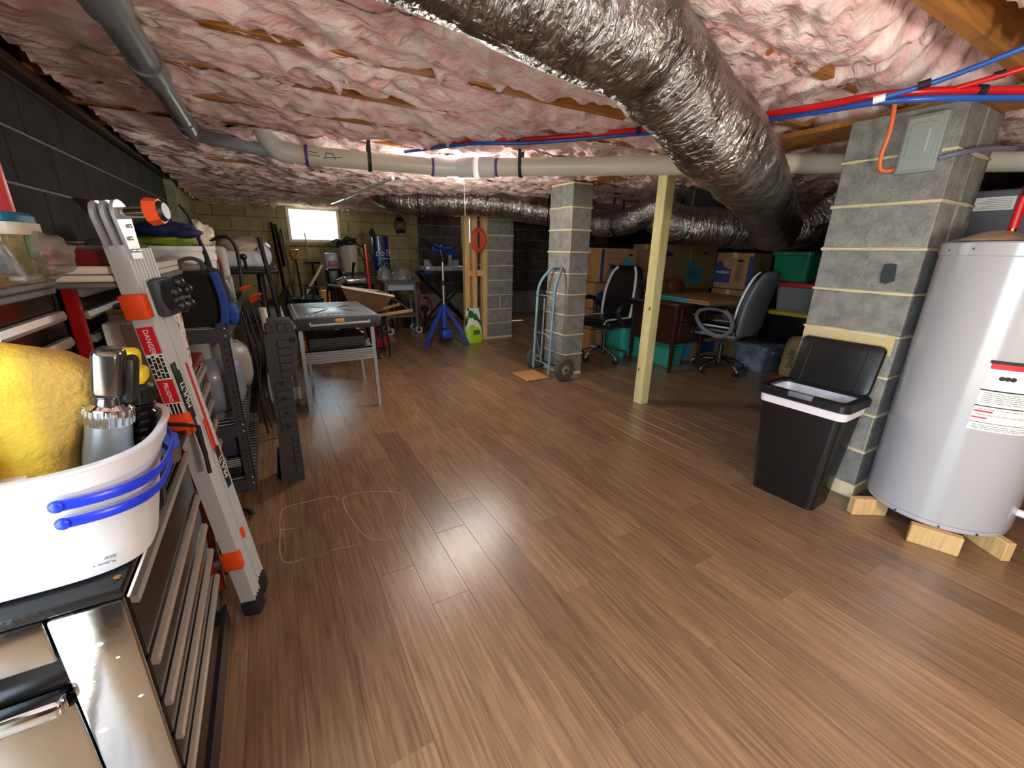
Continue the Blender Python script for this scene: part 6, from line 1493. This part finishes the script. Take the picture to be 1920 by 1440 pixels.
part(MB().tube(bez([(.86, 6.70, 1.31), (.93, 6.70, 1.35), (1.0, 6.70, 1.33), (1.08, 6.7, 1.39), (1.14, 6.7, 1.35)], 5), .014, 8), 'spray_gun', steel_dark, wbk)
stn = thing('bucket_stand', 'black stand under the hose bucket and the blue bag', 'stand', (1.3, 6.75, 0))
part(MB().rbox(.95, 1.75, 6.60, 7.0, .86, .899, .01, 1), 'top', black_plastic, stn)
for x in (1.0, 1.7):
    for y in (6.64, 6.96): part(MB().cyl((x, y, 0), (x, y, .86), .02, n=10), 'leg', black_plastic, stn)
bb = thing('blue_bag', 'tall dark blue sack with white lettering on the black stand', 'bag', (1.56, 6.85, .9))
bbm = mat('blue_sack', (34, 52, 140), .3, col2=(18, 22, 60), ns=5, coat=.4, bump=.4, bs=14)
part(MB().lathe([(0, .90), (.11, .90), (.125, .98), (.12, 1.25), (.125, 1.42), (.10, 1.43), (0, 1.40)], 26, (1.57, 6.85, 0), p=3, sy=.7), 'sack', bbm, bb, smooth=60)
text('DO IT', .085, white_ink, bb, (1.585, 6.75, 1.16), (1, 0, 0), (0, -1, 0))
mb = MB().box(1.55, 1.65, 6.751, 6.754, 1.09, 1.10).box(1.62, 1.68, 6.751, 6.754, 1.215, 1.222); part(mb, 'print_line', white_ink, bb, smooth=0)
part(MB().tube([(1.50, 6.80, 1.40), (1.44, 6.80, 1.52)], .024, 10).tube([(1.46, 6.78, 1.40), (1.41, 6.78, 1.48)], .022, 10), 'dark_tubes', black_matte, bb)
# wheeled utility cart with grey shopping bags
ct = thing('utility_cart', 'grey wheeled utility cart with pale drawer, carrying grey plastic bags', 'cart', (1.68, 6.45, 0))
cm = mat('cart_grey', (98, 104, 108), .45)
part(MB().rbox(1.42, 1.96, 6.25, 6.58, .775, .80, .006, 1), 'top', cm, ct)
part(MB().rbox(1.49, 1.88, 6.235, 6.26, .66, .735, .006, 1), 'drawer', mat('cart_drawer_pale', (170, 186, 196), .4), ct)
part(MB().rbox(1.46, 1.90, 6.27, 6.56, .65, .775, .004, 1), 'drawer_case', cm, ct)
for x in (1.47, 1.90):
    for y in (6.28, 6.55):
        part(MB().tube([(x, y, .775), (x + (.02 if x > 1.6 else -.02), y, .12)], .02, 6), 'leg', cm, ct)
        cx = x + (.03 if x > 1.6 else .02)
        w_ = part(MB().lathe([(.028, -.014), (.05, -.018), (.058, -.010), (.058, .010), (.05, .018), (.028, .014), (.028, -.014)], 20, M=Matrix.Translation((cx, y - .02, .058)) @ Matrix.Rotation(PI / 2, 4, 'X')), 'caster_wheel', light_grey, ct)
        part(MB().rbox(cx - .012, cx + .012, y - .042, y + .002, .05, .12, .004, 1), 'caster_fork', chrome, w_)
part(MB().rbox(1.46, 1.92, 6.27, 6.57, .26, .285, .004, 1), 'lower_shelf', cm, ct)
part(MB().tube([(1.50, 6.27, .60), (1.88, 6.27, .30)], .010, 6), 'diagonal_brace', cm, ct)
gm = mat('grey_bag_film', (150, 150, 148), .3, col2=(112, 112, 110), ns=10, bump=.9, bs=26)
for lab, x, rx, h, sd in (('knotted grey plastic bag on the cart, nearer the red handle', 1.50, .12, .20, 51), ('broad grey plastic bag on the right half of the cart', 1.76, .17, .19, 57)):
    t = thing('grocery_bag', lab, 'bag', (x, 6.42, .80), 0, 'grey plastic bags on the cart')
    def gf(u, v, x=x, rx=rx, h=h, sd=sd):
        a = 2 * PI * u; c, s_ = math.cos(a), math.sin(a)
        r = (1 - v ** 2.2 * .86) * (.82 + .30 * sn(c * 1.3 + sd, s_ * 1.3 + v * 1.2, 2)) + .05 * math.sin(a * 9 + sd) * v
        return (x + rx * r * c, 6.42 + .11 * r * s_, .801 + h * min(1, v * 1.02))
    mb = MB().grid(gf, 40, 18); mb.f.append(tuple(range(40))); mb.m.append(0)
    part(mb, 'bag_body', gm, t, smooth=60)
    for s_ in (-1, 1): part(MB().tube(bez([(x, 6.42, .80 + h * .97), (x + s_ * .035, 6.42, .80 + h + .045), (x + s_ * .07, 6.42, .80 + h + .02), (x + s_ * .05, 6.42, .80 + h * .93)], 5), [.012] * 6 + [.02] * 5 + [.012] * 5, 8, flat=.4), 'bag_ear', gm, t)
# floor jack with long red handle
fj = thing('floor_jack', 'red floor jack with its long handle standing upright', 'floor jack', (1.12, 5.45, 0))
part(MB().rbox(.92, 1.27, 5.36, 5.40, .03, .14, .012, 2).rbox(.92, 1.27, 5.52, 5.56, .03, .14, .012, 2), 'side_frame', red_paint, fj)
part(MB().prism([(-.06, 0), (.16, 0), (.10, .10), (.0, .13), (-.04, .10)], (1.08, 5.40, .05), (1, 0, 0), (0, 0, 1), (0, .12, 0)), 'lift_arm', red_paint, fj)
part(MB().cyl((.95, 5.46, .13), (.95, 5.46, .16), .05, n=16), 'saddle', steel_dark, fj)
for x in (.95, 1.23):
    for y in (5.345, 5.575): part(MB().cyl((x, y - .015, .035), (x, y + .015, .035), .035, n=16), 'wheel', steel_dark, fj)
part(MB().tube([(1.10, 5.46, .12), (1.085, 5.47, .60), (1.072, 5.49, 1.29)], .022, 10), 'handle', red_paint, fj)
part(MB().tube([(1.115, 5.46, .14), (1.10, 5.47, .60), (1.09, 5.49, 1.24)], .009, 8), 'handle_rod', red_plastic, fj)
# miter saw on its folding stand
ms = thing('miter_saw', 'blue and grey miter saw on its folding stand beneath the dark wall', 'miter saw', (2.38, 6.35, 0))
sgm = mat('saw_silver', (186, 188, 190), .35, .4)
part(MB().rbox(2.08, 2.72, 6.25, 6.55, .93, 1.0, .012, 2), 'base_table', sgm, ms)
part(MB().box(2.12, 2.68, 6.44, 6.47, 1.0, 1.09), 'fence', sgm, ms, smooth=0)
wmb = MB().lathe([(0, -.02), (.15, -.012), (.16, -.012), (.16, .012), (.15, .012), (0, .02)], 30, M=Matrix.Translation((2.33, 6.36, 1.13)) @ Matrix.Rotation(PI / 2, 4, 'X'))
part(wmb, 'blade_guard', black_plastic, ms)
part(MB().cyl((2.44, 6.36, 1.22), (2.60, 6.36, 1.18), .075, .06, 18), 'motor', mat('saw_blue', (30, 62, 150), .35), ms)
part(MB().rbox(2.20, 2.44, 6.32, 6.42, 1.20, 1.31, .03, 3), 'saw_head', mat('saw_blue', (30, 62, 150), .35), ms)
part(MB().tube(bez([(2.22, 6.34, 1.25), (2.12, 6.32, 1.32), (2.06, 6.32, 1.36), (2.10, 6.34, 1.40)], 5), .02, 8), 'handle', black_plastic, ms)
part(MB().rbox(2.47, 2.52, 6.30, 6.36, 1.0, 1.17, .01, 1), 'work_lamp', light_grey, ms)
part(MB().rbox(2.13, 2.27, 6.235, 6.25, .94, .985, .004, 1).rbox(2.50, 2.66, 6.235, 6.25, .94, .985, .004, 1), 'face_plate', mat('plate_grey', (150, 152, 156), .3), ms)
ss = thing('saw_stand', 'black folding stand with crossed legs carrying the miter saw', 'stand', (2.35, 6.4, 0))
part(MB().box(1.99, 2.95, 6.28, 6.33, .885, .927).box(1.99, 2.95, 6.48, 6.53, .885, .927), 'rail', black_matte, ss, smooth=0)
for y in (6.30, 6.50):
    part(MB().tube([(2.0, y, .90), (2.85, y, .05)], .022, 6), 'cross_leg', black_matte, ss)
    part(MB().tube([(2.85, y, .90), (2.02, y, .05)], .022, 6), 'cross_leg', black_matte, ss)
part(MB().tube([(2.02, 6.25, .04), (2.02, 6.56, .04)], .022, 8).tube([(2.85, 6.25, .04), (2.85, 6.56, .04)], .022, 8), 'foot_bar', black_matte, ss)
part(MB().rbox(2.05, 2.16, 6.24, 6.28, .88, .94, .01, 1), 'clamp', mat('saw_blue', (30, 62, 150), .35), ss)
rd = thing('red_reel', 'dark red tangle of hose and reel on the floor beneath the saw stand', 'reel', (2.2, 6.7, 0))
for k in range(4):
    part(MB().tube([(2.17 + (.10 + .01 * k) * math.cos(a), 6.62 + .02 * k, .32 + (.20 - .01 * k) * math.sin(a)) for a in [2 * PI * j / 22 for j in range(22)]], .013, 7, closed=True), 'hose_turn', mat('dark_red_hose', (120, 30, 34), .4), rd)
part(MB().cyl((2.17, 6.60, .32), (2.17, 6.72, .32), .05, n=14).box(2.05, 2.30, 6.60, 6.72, 0, .03).box(2.15, 2.19, 6.64, 6.68, .03, .30), 'reel_stand', steel_dark, rd)
solo(MB().rbox(1.92, 2.10, 6.85, 7.05, 0, .42, .03, 2), 'green_drum', mat('dark_green_plastic', (38, 66, 42), .4), 'dark green container on the floor behind the cart', 'container', (2.0, 6.95, 0))
# hurricane lantern on the painted wall
ln = thing('hurricane_lantern', 'dark hurricane lantern hanging on the painted wall', 'lantern', (2.11, 7.62, 1.5))
lm = mat('lantern_metal', (48, 44, 40), .4, .6)
part(MB().lathe([(0, 1.50), (.075, 1.50), (.08, 1.51), (.075, 1.54), (.03, 1.56), (0, 1.56)], 22, (2.11, 7.62, 0)), 'tank', lm, ln)
part(MB().lathe([(.03, 1.56), (.052, 1.60), (.05, 1.65), (.032, 1.69)], 22, (2.11, 7.62, 0)), 'globe', mat('lantern_glass', (170, 170, 160), .1, trans=.7, alpha=.6), ln)
part(MB().lathe([(.045, 1.69), (.05, 1.70), (.035, 1.73), (.03, 1.755), (0, 1.76)], 20, (2.11, 7.62, 0)), 'cap', lm, ln)
for s in (-1, 1): part(MB().tube(bez([(2.11 + s * .06, 7.62, 1.52), (2.11 + s * .085, 7.62, 1.58), (2.11 + s * .08, 7.62, 1.68), (2.11 + s * .03, 7.62, 1.74)], 5), .007, 8), 'side_tube', lm, ln)
part(MB().tube(bez([(2.05, 7.62, 1.72), (2.11, 7.64, 1.80), (2.17, 7.62, 1.72)], 6), .004, 6), 'bail', lm, ln)
part(MB().cyl((2.11, 7.62, 1.775), (2.11, 7.70, 1.785), .006, n=8), 'nail', steel_dark, ln)

# ---- faint adhesive outlines left on the floor planks
ol = thing('floor_outline', 'faint pale outlines drawn on the floor planks in front of the sawhorse', 'floor marking', (.33, 1.6, 0))
chalk = mat('pale_outline', (200, 178, 152), .8, alpha=.4)
def fl(P, closed=False): return MB().tube(bez([(x, y, .0004) for x, y in P], 8), .0035, 6, flat=.12, upv=(0, 0, 1))
for P in ([[0.187, 2.076], [0.245, 2.086], [0.356, 2.054], [0.459, 1.982], [0.465, 1.879], [0.421, 1.775], [0.417, 1.694], [0.397, 1.657], [0.331, 1.639], [0.268, 1.654], [0.223, 1.719], [0.2, 1.826], [0.181, 1.975], [0.187, 2.076]],
          [[0.166, 2.058], [0.146, 2.114], [0.047, 2.122], [-0.041, 2.121], [-0.092, 2.102], [-0.108, 1.991], [-0.107, 1.912], [-0.113, 1.827], [-0.109, 1.718], [-0.079, 1.677], [-0.023, 1.678]],
          [[-0.106, 1.934], [-0.029, 1.909]], [[0.081, 1.675], [0.203, 1.657]]):
    part(fl(P), 'outline', chalk, ol)
